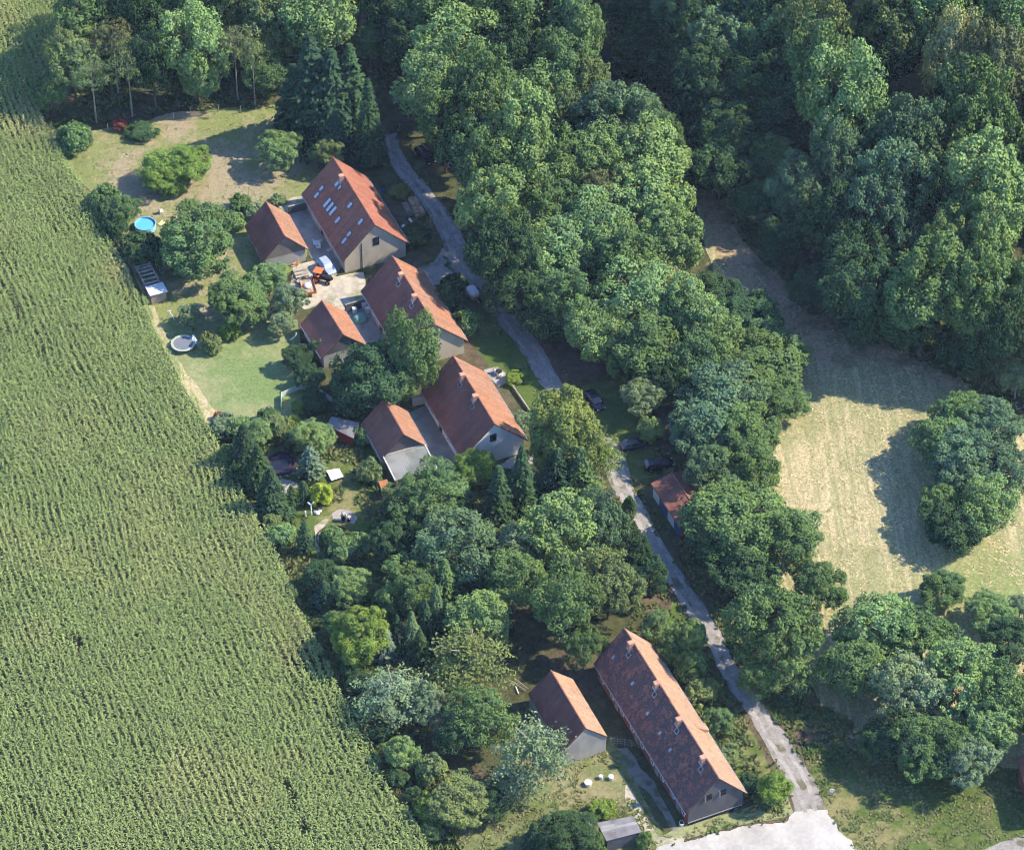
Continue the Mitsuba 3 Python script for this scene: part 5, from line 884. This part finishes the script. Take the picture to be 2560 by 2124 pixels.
# dense row right of the lane
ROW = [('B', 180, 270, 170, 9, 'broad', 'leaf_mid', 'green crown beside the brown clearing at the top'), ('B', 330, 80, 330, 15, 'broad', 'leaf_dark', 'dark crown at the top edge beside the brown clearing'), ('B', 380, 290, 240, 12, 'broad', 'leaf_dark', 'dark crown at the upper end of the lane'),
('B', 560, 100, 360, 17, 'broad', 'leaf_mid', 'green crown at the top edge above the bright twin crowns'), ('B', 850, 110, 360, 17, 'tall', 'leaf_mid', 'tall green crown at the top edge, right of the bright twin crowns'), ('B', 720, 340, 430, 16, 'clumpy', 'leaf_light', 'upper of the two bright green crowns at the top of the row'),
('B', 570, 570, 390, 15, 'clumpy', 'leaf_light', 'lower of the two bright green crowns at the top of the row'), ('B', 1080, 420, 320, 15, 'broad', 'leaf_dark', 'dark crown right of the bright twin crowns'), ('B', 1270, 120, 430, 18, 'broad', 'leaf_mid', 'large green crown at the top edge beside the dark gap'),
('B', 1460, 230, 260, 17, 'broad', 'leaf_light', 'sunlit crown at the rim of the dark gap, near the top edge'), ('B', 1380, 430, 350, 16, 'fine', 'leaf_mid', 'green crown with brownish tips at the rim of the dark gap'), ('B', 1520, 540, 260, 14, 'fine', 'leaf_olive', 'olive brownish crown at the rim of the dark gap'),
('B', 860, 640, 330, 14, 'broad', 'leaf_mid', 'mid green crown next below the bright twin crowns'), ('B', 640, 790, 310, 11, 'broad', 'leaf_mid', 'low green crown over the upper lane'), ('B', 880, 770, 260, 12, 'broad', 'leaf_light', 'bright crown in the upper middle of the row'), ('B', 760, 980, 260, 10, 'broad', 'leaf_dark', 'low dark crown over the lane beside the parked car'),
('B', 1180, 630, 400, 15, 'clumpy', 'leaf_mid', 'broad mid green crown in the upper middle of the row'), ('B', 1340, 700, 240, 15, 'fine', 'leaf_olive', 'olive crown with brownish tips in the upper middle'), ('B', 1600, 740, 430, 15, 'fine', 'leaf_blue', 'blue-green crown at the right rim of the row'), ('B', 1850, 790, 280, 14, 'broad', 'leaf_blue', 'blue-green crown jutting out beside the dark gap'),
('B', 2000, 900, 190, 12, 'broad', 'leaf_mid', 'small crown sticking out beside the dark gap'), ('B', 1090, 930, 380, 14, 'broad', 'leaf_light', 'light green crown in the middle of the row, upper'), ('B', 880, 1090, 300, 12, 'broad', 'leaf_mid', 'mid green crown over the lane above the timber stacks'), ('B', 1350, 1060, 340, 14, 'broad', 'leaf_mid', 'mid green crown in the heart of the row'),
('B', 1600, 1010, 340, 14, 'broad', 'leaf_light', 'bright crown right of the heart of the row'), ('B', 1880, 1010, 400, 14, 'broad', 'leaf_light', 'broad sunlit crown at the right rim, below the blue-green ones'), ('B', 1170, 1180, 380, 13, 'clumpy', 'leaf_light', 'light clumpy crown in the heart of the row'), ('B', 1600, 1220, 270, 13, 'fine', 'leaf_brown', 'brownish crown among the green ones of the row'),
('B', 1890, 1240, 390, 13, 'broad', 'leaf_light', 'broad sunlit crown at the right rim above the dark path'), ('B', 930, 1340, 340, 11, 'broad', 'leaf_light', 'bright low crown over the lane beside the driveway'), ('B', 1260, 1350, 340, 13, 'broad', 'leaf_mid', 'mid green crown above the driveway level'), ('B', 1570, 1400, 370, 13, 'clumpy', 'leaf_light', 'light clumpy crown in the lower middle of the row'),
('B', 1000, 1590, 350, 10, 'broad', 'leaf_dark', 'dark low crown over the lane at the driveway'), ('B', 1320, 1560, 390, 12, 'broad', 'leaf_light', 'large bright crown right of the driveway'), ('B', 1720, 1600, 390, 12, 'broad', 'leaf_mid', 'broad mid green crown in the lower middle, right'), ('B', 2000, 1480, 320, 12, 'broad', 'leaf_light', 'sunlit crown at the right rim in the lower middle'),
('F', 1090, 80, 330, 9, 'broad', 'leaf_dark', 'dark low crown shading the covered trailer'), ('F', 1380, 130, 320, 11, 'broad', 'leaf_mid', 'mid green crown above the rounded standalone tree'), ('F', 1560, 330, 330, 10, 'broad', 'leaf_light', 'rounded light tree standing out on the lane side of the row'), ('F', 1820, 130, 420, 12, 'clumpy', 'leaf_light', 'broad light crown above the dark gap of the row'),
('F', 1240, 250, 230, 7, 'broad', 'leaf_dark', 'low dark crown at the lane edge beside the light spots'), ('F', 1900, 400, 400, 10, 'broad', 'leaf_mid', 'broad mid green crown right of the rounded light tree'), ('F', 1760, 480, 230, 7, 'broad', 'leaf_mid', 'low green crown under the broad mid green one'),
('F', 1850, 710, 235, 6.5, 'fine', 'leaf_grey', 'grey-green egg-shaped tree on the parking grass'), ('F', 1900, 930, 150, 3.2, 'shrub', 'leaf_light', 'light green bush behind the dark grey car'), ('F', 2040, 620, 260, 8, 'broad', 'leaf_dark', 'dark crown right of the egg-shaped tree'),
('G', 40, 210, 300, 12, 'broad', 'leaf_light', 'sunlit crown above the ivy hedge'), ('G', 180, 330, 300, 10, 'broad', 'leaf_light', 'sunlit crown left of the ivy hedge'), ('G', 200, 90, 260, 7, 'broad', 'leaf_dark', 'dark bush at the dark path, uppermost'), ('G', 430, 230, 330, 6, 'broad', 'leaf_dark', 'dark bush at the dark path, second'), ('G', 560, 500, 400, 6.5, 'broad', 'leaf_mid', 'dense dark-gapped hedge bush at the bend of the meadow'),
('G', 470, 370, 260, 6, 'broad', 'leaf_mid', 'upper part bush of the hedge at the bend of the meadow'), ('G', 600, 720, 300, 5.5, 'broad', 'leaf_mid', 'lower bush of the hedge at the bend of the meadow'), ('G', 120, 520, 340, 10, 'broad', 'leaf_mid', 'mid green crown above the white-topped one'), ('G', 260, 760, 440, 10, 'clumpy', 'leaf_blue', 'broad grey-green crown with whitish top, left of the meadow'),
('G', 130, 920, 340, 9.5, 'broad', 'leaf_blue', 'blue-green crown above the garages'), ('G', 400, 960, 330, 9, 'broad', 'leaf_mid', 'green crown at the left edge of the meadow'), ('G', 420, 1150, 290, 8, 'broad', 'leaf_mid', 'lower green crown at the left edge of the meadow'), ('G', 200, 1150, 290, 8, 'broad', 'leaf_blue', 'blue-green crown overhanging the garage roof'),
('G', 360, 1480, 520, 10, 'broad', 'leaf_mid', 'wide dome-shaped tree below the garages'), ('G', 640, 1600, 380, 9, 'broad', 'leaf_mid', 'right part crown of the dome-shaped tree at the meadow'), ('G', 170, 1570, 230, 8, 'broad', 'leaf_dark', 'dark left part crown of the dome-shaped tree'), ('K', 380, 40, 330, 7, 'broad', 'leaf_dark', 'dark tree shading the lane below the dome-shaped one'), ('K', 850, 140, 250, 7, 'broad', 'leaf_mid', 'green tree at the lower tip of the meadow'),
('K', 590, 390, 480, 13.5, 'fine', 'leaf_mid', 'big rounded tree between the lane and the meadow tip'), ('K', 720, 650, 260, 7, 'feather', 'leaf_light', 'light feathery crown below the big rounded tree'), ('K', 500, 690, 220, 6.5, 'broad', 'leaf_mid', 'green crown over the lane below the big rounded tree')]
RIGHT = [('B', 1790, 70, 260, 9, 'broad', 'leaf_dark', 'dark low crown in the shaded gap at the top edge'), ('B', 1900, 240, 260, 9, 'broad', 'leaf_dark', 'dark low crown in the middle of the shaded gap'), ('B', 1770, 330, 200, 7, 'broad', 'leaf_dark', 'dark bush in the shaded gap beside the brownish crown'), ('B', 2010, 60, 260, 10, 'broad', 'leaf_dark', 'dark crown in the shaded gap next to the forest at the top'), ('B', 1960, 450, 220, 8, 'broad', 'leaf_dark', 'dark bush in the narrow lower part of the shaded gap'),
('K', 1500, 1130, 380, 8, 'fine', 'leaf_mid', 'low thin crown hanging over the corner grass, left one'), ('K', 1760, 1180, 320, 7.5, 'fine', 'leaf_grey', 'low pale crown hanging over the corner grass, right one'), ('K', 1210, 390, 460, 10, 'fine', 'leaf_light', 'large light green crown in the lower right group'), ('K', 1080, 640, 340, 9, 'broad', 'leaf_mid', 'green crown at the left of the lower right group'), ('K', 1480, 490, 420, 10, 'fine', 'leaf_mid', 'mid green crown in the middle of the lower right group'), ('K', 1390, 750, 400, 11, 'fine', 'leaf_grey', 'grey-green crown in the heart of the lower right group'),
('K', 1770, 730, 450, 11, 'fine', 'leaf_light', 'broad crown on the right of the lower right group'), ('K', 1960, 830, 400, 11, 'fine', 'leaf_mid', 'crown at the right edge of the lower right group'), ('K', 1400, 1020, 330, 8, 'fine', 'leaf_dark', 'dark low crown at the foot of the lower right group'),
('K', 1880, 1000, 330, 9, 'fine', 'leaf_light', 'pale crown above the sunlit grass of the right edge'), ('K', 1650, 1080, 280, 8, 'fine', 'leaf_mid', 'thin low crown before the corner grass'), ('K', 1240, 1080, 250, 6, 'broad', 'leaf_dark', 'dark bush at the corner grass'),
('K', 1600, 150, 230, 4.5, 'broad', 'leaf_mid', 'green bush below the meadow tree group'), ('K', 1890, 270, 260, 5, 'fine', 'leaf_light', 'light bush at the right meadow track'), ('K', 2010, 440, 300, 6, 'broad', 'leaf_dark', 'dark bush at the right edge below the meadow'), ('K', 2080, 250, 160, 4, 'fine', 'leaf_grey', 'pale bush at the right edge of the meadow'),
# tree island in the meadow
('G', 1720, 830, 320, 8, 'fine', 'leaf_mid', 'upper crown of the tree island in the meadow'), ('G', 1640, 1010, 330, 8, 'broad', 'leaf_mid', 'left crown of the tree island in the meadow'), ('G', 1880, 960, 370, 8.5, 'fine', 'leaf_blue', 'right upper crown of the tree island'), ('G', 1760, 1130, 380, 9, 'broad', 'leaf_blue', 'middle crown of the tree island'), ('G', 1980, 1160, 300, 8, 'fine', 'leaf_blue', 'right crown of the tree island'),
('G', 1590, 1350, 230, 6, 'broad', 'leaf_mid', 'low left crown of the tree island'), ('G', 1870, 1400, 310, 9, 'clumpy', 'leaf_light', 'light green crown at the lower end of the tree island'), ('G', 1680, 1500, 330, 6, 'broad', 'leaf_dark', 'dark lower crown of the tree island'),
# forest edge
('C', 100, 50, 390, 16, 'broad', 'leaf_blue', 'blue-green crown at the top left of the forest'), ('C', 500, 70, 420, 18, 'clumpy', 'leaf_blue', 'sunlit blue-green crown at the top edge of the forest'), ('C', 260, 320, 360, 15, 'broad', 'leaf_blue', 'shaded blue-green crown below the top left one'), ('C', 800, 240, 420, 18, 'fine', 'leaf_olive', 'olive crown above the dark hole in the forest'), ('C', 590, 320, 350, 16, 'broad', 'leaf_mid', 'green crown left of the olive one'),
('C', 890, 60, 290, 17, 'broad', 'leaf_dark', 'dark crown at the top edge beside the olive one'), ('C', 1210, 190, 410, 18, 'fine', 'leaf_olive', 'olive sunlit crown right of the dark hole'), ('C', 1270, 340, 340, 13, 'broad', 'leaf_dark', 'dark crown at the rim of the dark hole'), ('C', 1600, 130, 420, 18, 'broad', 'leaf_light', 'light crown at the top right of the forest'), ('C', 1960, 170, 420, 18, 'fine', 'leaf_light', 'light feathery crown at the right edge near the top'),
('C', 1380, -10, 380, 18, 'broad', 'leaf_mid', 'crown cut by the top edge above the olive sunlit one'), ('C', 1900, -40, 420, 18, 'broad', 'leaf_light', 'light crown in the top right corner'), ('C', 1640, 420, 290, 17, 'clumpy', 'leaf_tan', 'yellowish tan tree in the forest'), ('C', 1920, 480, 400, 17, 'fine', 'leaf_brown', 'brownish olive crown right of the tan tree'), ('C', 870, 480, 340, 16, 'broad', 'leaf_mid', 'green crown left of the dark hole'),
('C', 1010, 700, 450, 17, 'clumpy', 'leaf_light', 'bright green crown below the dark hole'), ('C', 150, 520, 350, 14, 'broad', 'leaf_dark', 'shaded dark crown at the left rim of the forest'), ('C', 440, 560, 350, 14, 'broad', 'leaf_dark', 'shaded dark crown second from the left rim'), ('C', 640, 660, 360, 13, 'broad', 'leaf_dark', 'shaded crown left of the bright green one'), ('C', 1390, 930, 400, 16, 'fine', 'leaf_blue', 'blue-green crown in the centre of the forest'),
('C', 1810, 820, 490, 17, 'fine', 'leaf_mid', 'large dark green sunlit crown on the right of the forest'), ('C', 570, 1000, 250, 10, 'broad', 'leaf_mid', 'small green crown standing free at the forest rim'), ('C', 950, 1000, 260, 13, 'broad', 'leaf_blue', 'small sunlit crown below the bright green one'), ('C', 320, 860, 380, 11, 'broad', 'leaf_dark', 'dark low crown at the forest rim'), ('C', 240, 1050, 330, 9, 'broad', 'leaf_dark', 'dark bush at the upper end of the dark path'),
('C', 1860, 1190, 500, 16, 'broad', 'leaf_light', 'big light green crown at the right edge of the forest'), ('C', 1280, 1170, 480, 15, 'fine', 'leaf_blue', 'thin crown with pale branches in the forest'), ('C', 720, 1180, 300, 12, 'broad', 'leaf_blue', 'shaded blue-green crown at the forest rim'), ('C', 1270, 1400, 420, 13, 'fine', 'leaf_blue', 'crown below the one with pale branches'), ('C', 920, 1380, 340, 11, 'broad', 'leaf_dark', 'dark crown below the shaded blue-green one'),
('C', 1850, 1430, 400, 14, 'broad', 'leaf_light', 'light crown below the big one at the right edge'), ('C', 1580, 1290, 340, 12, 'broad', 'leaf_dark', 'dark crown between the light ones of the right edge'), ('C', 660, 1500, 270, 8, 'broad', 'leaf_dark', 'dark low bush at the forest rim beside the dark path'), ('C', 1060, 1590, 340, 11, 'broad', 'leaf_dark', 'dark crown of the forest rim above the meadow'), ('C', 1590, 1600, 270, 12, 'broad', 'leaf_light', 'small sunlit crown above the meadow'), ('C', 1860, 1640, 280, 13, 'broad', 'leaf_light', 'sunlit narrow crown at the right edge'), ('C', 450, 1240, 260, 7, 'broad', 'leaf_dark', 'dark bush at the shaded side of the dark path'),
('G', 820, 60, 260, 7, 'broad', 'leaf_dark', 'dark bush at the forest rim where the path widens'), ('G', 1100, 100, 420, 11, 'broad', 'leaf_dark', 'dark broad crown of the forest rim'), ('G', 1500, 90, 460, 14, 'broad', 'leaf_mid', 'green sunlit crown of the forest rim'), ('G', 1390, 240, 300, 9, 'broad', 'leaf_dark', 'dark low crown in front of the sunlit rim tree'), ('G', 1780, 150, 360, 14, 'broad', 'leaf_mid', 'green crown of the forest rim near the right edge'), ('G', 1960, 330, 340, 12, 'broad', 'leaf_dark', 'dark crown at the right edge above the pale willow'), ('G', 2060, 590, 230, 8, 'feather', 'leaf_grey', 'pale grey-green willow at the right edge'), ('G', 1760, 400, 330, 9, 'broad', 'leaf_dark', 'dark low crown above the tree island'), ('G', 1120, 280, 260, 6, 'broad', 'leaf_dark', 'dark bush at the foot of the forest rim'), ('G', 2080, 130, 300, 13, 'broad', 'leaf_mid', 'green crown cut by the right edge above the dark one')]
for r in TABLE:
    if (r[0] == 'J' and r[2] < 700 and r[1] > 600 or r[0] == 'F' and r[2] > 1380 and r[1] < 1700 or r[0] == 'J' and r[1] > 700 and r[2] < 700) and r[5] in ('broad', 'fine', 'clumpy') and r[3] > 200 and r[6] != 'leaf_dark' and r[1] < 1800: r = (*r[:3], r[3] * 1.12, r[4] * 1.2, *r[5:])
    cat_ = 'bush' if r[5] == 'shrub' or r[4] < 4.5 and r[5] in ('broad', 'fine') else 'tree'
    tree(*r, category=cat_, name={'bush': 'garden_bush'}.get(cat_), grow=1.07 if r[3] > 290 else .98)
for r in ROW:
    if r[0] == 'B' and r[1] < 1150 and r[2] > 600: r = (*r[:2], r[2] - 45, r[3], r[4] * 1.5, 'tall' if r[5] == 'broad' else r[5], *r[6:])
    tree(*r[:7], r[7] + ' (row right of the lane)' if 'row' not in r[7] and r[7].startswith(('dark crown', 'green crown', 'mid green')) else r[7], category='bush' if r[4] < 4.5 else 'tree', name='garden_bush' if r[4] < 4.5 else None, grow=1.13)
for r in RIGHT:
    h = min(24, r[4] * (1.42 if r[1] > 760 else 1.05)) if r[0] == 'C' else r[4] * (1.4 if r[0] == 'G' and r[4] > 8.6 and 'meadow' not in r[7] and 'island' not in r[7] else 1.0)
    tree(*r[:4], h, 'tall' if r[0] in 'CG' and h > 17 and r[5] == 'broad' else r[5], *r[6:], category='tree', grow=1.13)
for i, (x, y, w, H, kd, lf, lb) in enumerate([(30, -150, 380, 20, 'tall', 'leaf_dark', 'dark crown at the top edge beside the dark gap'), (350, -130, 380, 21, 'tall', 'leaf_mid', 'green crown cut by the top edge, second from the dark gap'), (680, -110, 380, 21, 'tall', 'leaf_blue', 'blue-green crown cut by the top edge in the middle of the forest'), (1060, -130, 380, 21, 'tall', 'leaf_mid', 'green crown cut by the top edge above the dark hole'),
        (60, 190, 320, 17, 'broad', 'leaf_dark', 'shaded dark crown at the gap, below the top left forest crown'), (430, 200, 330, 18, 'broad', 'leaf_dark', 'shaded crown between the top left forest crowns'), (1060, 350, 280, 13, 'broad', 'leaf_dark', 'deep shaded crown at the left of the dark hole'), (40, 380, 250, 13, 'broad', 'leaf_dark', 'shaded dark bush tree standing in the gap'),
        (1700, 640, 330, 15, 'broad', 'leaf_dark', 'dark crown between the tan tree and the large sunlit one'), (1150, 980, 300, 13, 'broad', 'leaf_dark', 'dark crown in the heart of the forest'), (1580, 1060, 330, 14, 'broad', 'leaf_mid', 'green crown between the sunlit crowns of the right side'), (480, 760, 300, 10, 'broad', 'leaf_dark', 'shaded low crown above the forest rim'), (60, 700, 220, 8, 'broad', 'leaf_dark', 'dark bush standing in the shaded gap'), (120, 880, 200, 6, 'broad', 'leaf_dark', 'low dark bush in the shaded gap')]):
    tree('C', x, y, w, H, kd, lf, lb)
# forest beyond the frame that the light and other viewpoints meet
for i, (t, x, y, w, H, l) in enumerate([('C', 2300, 250, 420, 17, 'leaf_mid'), ('C', 2330, 650, 420, 17, 'leaf_mid'), ('C', 2330, 1050, 420, 17, 'leaf_mid'), ('C', 2300, 1450, 420, 16, 'leaf_mid'), ('G', 2300, 150, 400, 15, 'leaf_mid'), ('G', 2300, 480, 380, 13, 'leaf_dark'), ('C', 2640, 500, 450, 17, 'leaf_mid'), ('C', 2650, 950, 450, 17, 'leaf_mid'),
        ('B', 300, -280, 420, 17, 'leaf_mid'), ('B', 800, -260, 420, 17, 'leaf_mid'), ('B', 1300, -260, 420, 18, 'leaf_mid'), ('C', 100, -300, 420, 17, 'leaf_blue'), ('C', 700, -280, 420, 18, 'leaf_mid'), ('C', 1200, -330, 420, 18, 'leaf_mid'), ('C', 1700, -330, 420, 18, 'leaf_mid'), ('A', 1200, -300, 400, 17, 'leaf_mid'), ('A', 1700, -330, 400, 17, 'leaf_mid'), ('K', 2350, 700, 420, 10, 'leaf_mid'), ('K', 2400, 1000, 420, 10, 'leaf_mid')]):
    tree(t, x, y, w, H, 'broad', l, 'forest tree beyond the edge of the picture', group='forest trees outside the frame')

# ---------------------------------------------------------------- low growth that breaks up the ground
def tufts(region, n, r, h, seed, blades=6, avoid=None, density=None):
    rng = np.random.default_rng(seed); x0, y0, x1, y1 = region.bounds; P = rng.uniform([x0, y0], [x1, y1], (n * 6, 2))
    P = P[shapely.contains_xy(region, P[:, 0], P[:, 1])]
    if density: P = P[meshkit.fbm(np.c_[P * density, np.full(len(P), seed)], 3, seed) > rng.uniform(.32, .62, len(P))]
    P = P[:n]; m = len(P); s = rng.uniform(.6, 1.4, m)
    c = np.repeat(np.c_[P, np.zeros(m)], blades, 0); k = np.repeat(s, blades); a = rng.uniform(0, 6.283, m * blades); d = np.c_[np.cos(a), np.sin(a), 0 * a]; q = np.c_[-np.sin(a), np.cos(a), 0 * a]
    w = (r * .42 * k)[:, None]; L = (r * k * rng.uniform(.6, 1.2, m * blades))[:, None]; hh = (h * k * rng.uniform(.5, 1.2, m * blades))[:, None]; z = np.array([0, 0, 1.0])
    V = np.stack([c + q * w * .4, c - q * w * .4, c + d * L * .6 - q * w + z * hh, c + d * L + q * w * .3 + z * hh * .7], 1).reshape(-1, 3); i = np.arange(m * blades) * 4
    return V, np.vstack([np.c_[i, i + 1, i + 2], np.c_[i, i + 2, i + 3]])
def P2(*p): return Polygon([at(*q)[:2] for q in p]).buffer(0)
HOUSES = shapely.union_all([Polygon([(frame((q[0], q[1]), q[2]) @ np.array([a * q[3] / 2, b * q[4] / 2, 0, 1]))[:2] for a, b in ((-1, -1), (1, -1), (1, 1), (-1, 1))]).buffer(-.2) for q in Q.values()])
LANE_P = Polygon([at(*a)[:2] for a, b in LANE] + [at(*b)[:2] for a, b in LANE][::-1]).buffer(0)
LOT = P2((1700, 2104), (1850, 2066), (1966, 2053), (1985, 2025), (2066, 2022), (2090, 2060), (2150, 2135), (2200, 2250), (1640, 2250), (1640, 2120))
def tuft_mat(key, a, b):
    def fn(p, n, uv): return mix(a, b, smoothstep(.35, .65, fbm(p.x * .5, p.y * .5, 3, 3))) * (0.65 + 0.7 * noise(p.x * 3.1, p.y * 3.1, p.z * 3))
    scene[key] = diffuse(fn)
tuft_mat('m_tuft_green', (0.085, 0.135, 0.045), (0.155, 0.175, 0.070)); tuft_mat('m_tuft_dry', (0.50, 0.44, 0.26), (0.34, 0.34, 0.16)); tuft_mat('m_tuft_rough', (0.13, 0.175, 0.06), (0.22, 0.225, 0.10)); tuft_mat('m_tuft_lawn', (0.17, 0.215, 0.075), (0.31, 0.27, 0.15))
garden = P2((565, 1090), (700, 1060), (940, 1010), (1010, 1180), (1250, 1190), (1560, 1250), (1640, 1420), (1760, 1650), (1880, 1850), (1960, 2030), (1830, 2030), (1560, 1560), (1330, 1490), (1230, 1560), (1230, 1640), (1060, 1720), (1090, 2130), (880, 1700), (720, 1400), (640, 1275)).difference(HOUSES).difference(LANE_P)
KEEP = shapely.union_all([Point(*c[:2]).buffer(r) for c, r in ((zp(760, 380), 3.0), (zp(250, 600), 1.6), (zp(230, 850), 1.2), (zp(300, 330), 2.0), (zs(1620, 845), 2.6), (zs(940, 700), 3.0), (zs(1000, 1020), 2.0), (G('J', 1590, 1310), 3.0))])
garden = garden.difference(KEEP)
solo('undergrowth', tufts(garden, 9000, .38, .30, 31, density=.35), 'm_tuft_green', 'low weeds and ground cover between the garden trees', 'undergrowth', kind='stuff')
verge = LANE_P.buffer(1.5).difference(LANE_P.buffer(-.25)).difference(LOT).difference(HOUSES).union(LOT.buffer(.7).difference(LOT.buffer(-.3)).difference(LANE_P))
margin = Polygon([at(x + 4, y)[:2] for x, y in EDGE_PX[18:30]] + [at(x + 75, y - 10)[:2] for x, y in EDGE_PX[18:30][::-1]]).buffer(0)
solo('field_margin_growth', tufts(margin, 5000, .42, .40, 37), 'm_tuft_green', 'tall weeds added to darken the shade strip along the maize below the pond', 'undergrowth', kind='stuff')  # weeds added where only shade lies, to darken the strip
solo('verge_grass', tufts(verge, 3800, .30, .22, 32, density=.5), 'm_tuft_green', 'ragged grass along both edges of the lane', 'grass', kind='stuff')
edge_w = P2((20, 300), (60, -40), (760, -40), (840, 120), (1000, 60), (1000, 240), (760, 270), (420, 280), (110, 330))
solo('wood_floor_growth', tufts(edge_w.difference(LANE_P), 4500, .42, .30, 33, density=.3), 'm_tuft_green', 'weeds and brambles on the floor of the upper wood', 'undergrowth', kind='stuff')
lawn = P2((130, 345), (330, 320), (540, 280), (700, 270), (800, 330), (850, 460), (760, 500), (610, 520), (600, 840), (430, 850), (310, 640), (225, 480)).difference(HOUSES)
solo('lawn_tufts', tufts(lawn, 3500, .18, .08, 34, 5, density=.6), 'm_tuft_lawn', 'uneven tufts of grass in the upper lawn', 'grass', kind='stuff')
mead = P2((1760, 640), (1990, 730), (2260, 850), (2560, 1010), (2640, 1300), (2640, 1900), (2480, 1930), (2080, 1880), (2010, 1640), (1920, 1500), (1930, 1280), (1920, 1100), (2010, 1000), (1960, 860), (1800, 740))
solo('meadow_stubble', tufts(mead, 8000, .24, .07, 35, 5, density=.45), 'm_tuft_dry', 'cut dry grass lying in tufts on the meadow', 'grass', kind='stuff')
corner = P2((2020, 1900), (2250, 1890), (2600, 1930), (2600, 2080), (2450, 2120), (2300, 2180), (2160, 2140), (2060, 2010)).union(P2((1060, 2090), (1040, 2010), (1180, 1960), (1380, 1860), (1460, 1800), (1535, 1850), (1660, 2090), (1640, 2130), (1130, 2130))).union(P2((1665, 2090), (1830, 2035), (1970, 1992), (1980, 2035), (1850, 2060), (1695, 2100))).difference(HOUSES)
solo('rough_grass_tufts', tufts(corner.difference(KEEP), 4500, .26, .16, 36, density=.7), 'm_tuft_rough', 'long rough grass behind the long house and in the lower right corner', 'grass', kind='stuff')
rim = P2((1690, 430), (1860, 420), (2060, 640), (2330, 800), (2600, 960), (2600, 1060), (2536, 1040), (2320, 912), (2110, 805), (1960, 708), (1870, 615), (1790, 500))
track = P2((1730, 470), (1785, 480), (1850, 610), (1920, 700), (2030, 775), (2150, 840), (2300, 900), (2280, 915), (2120, 868), (2000, 815), (1880, 715), (1795, 600))
solo('forest_rim_growth', tufts(rim.difference(track.buffer(-.3)), 7500, .42, .35, 38, density=.3), 'm_tuft_green', 'weeds and tall grass between the brown track and the forest', 'undergrowth', kind='stuff')
under = P2((1640, 1120), (1700, 1100), (1900, 1120), (1950, 1560), (2050, 1760), (2300, 1900), (2060, 1960), (1990, 1900), (1830, 1640), (1700, 1400), (1690, 1330)).difference(HOUSES).difference(LANE_P)
gap_p = P2((1480, -120), (1500, 60), (1560, 230), (1700, 420), (1800, 430), (1740, 250), (1700, 100), (1720, -120))
solo('gap_growth', tufts(gap_p, 3500, .45, .35, 40), 'm_tuft_green', 'dark weeds on the floor of the shaded gap between row and forest', 'undergrowth', kind='stuff')
solo('lane_side_growth', tufts(under, 6500, .40, .28, 39, density=.3), 'm_tuft_green', 'weeds and grass under the trees between the lane and the meadow', 'undergrowth', kind='stuff')
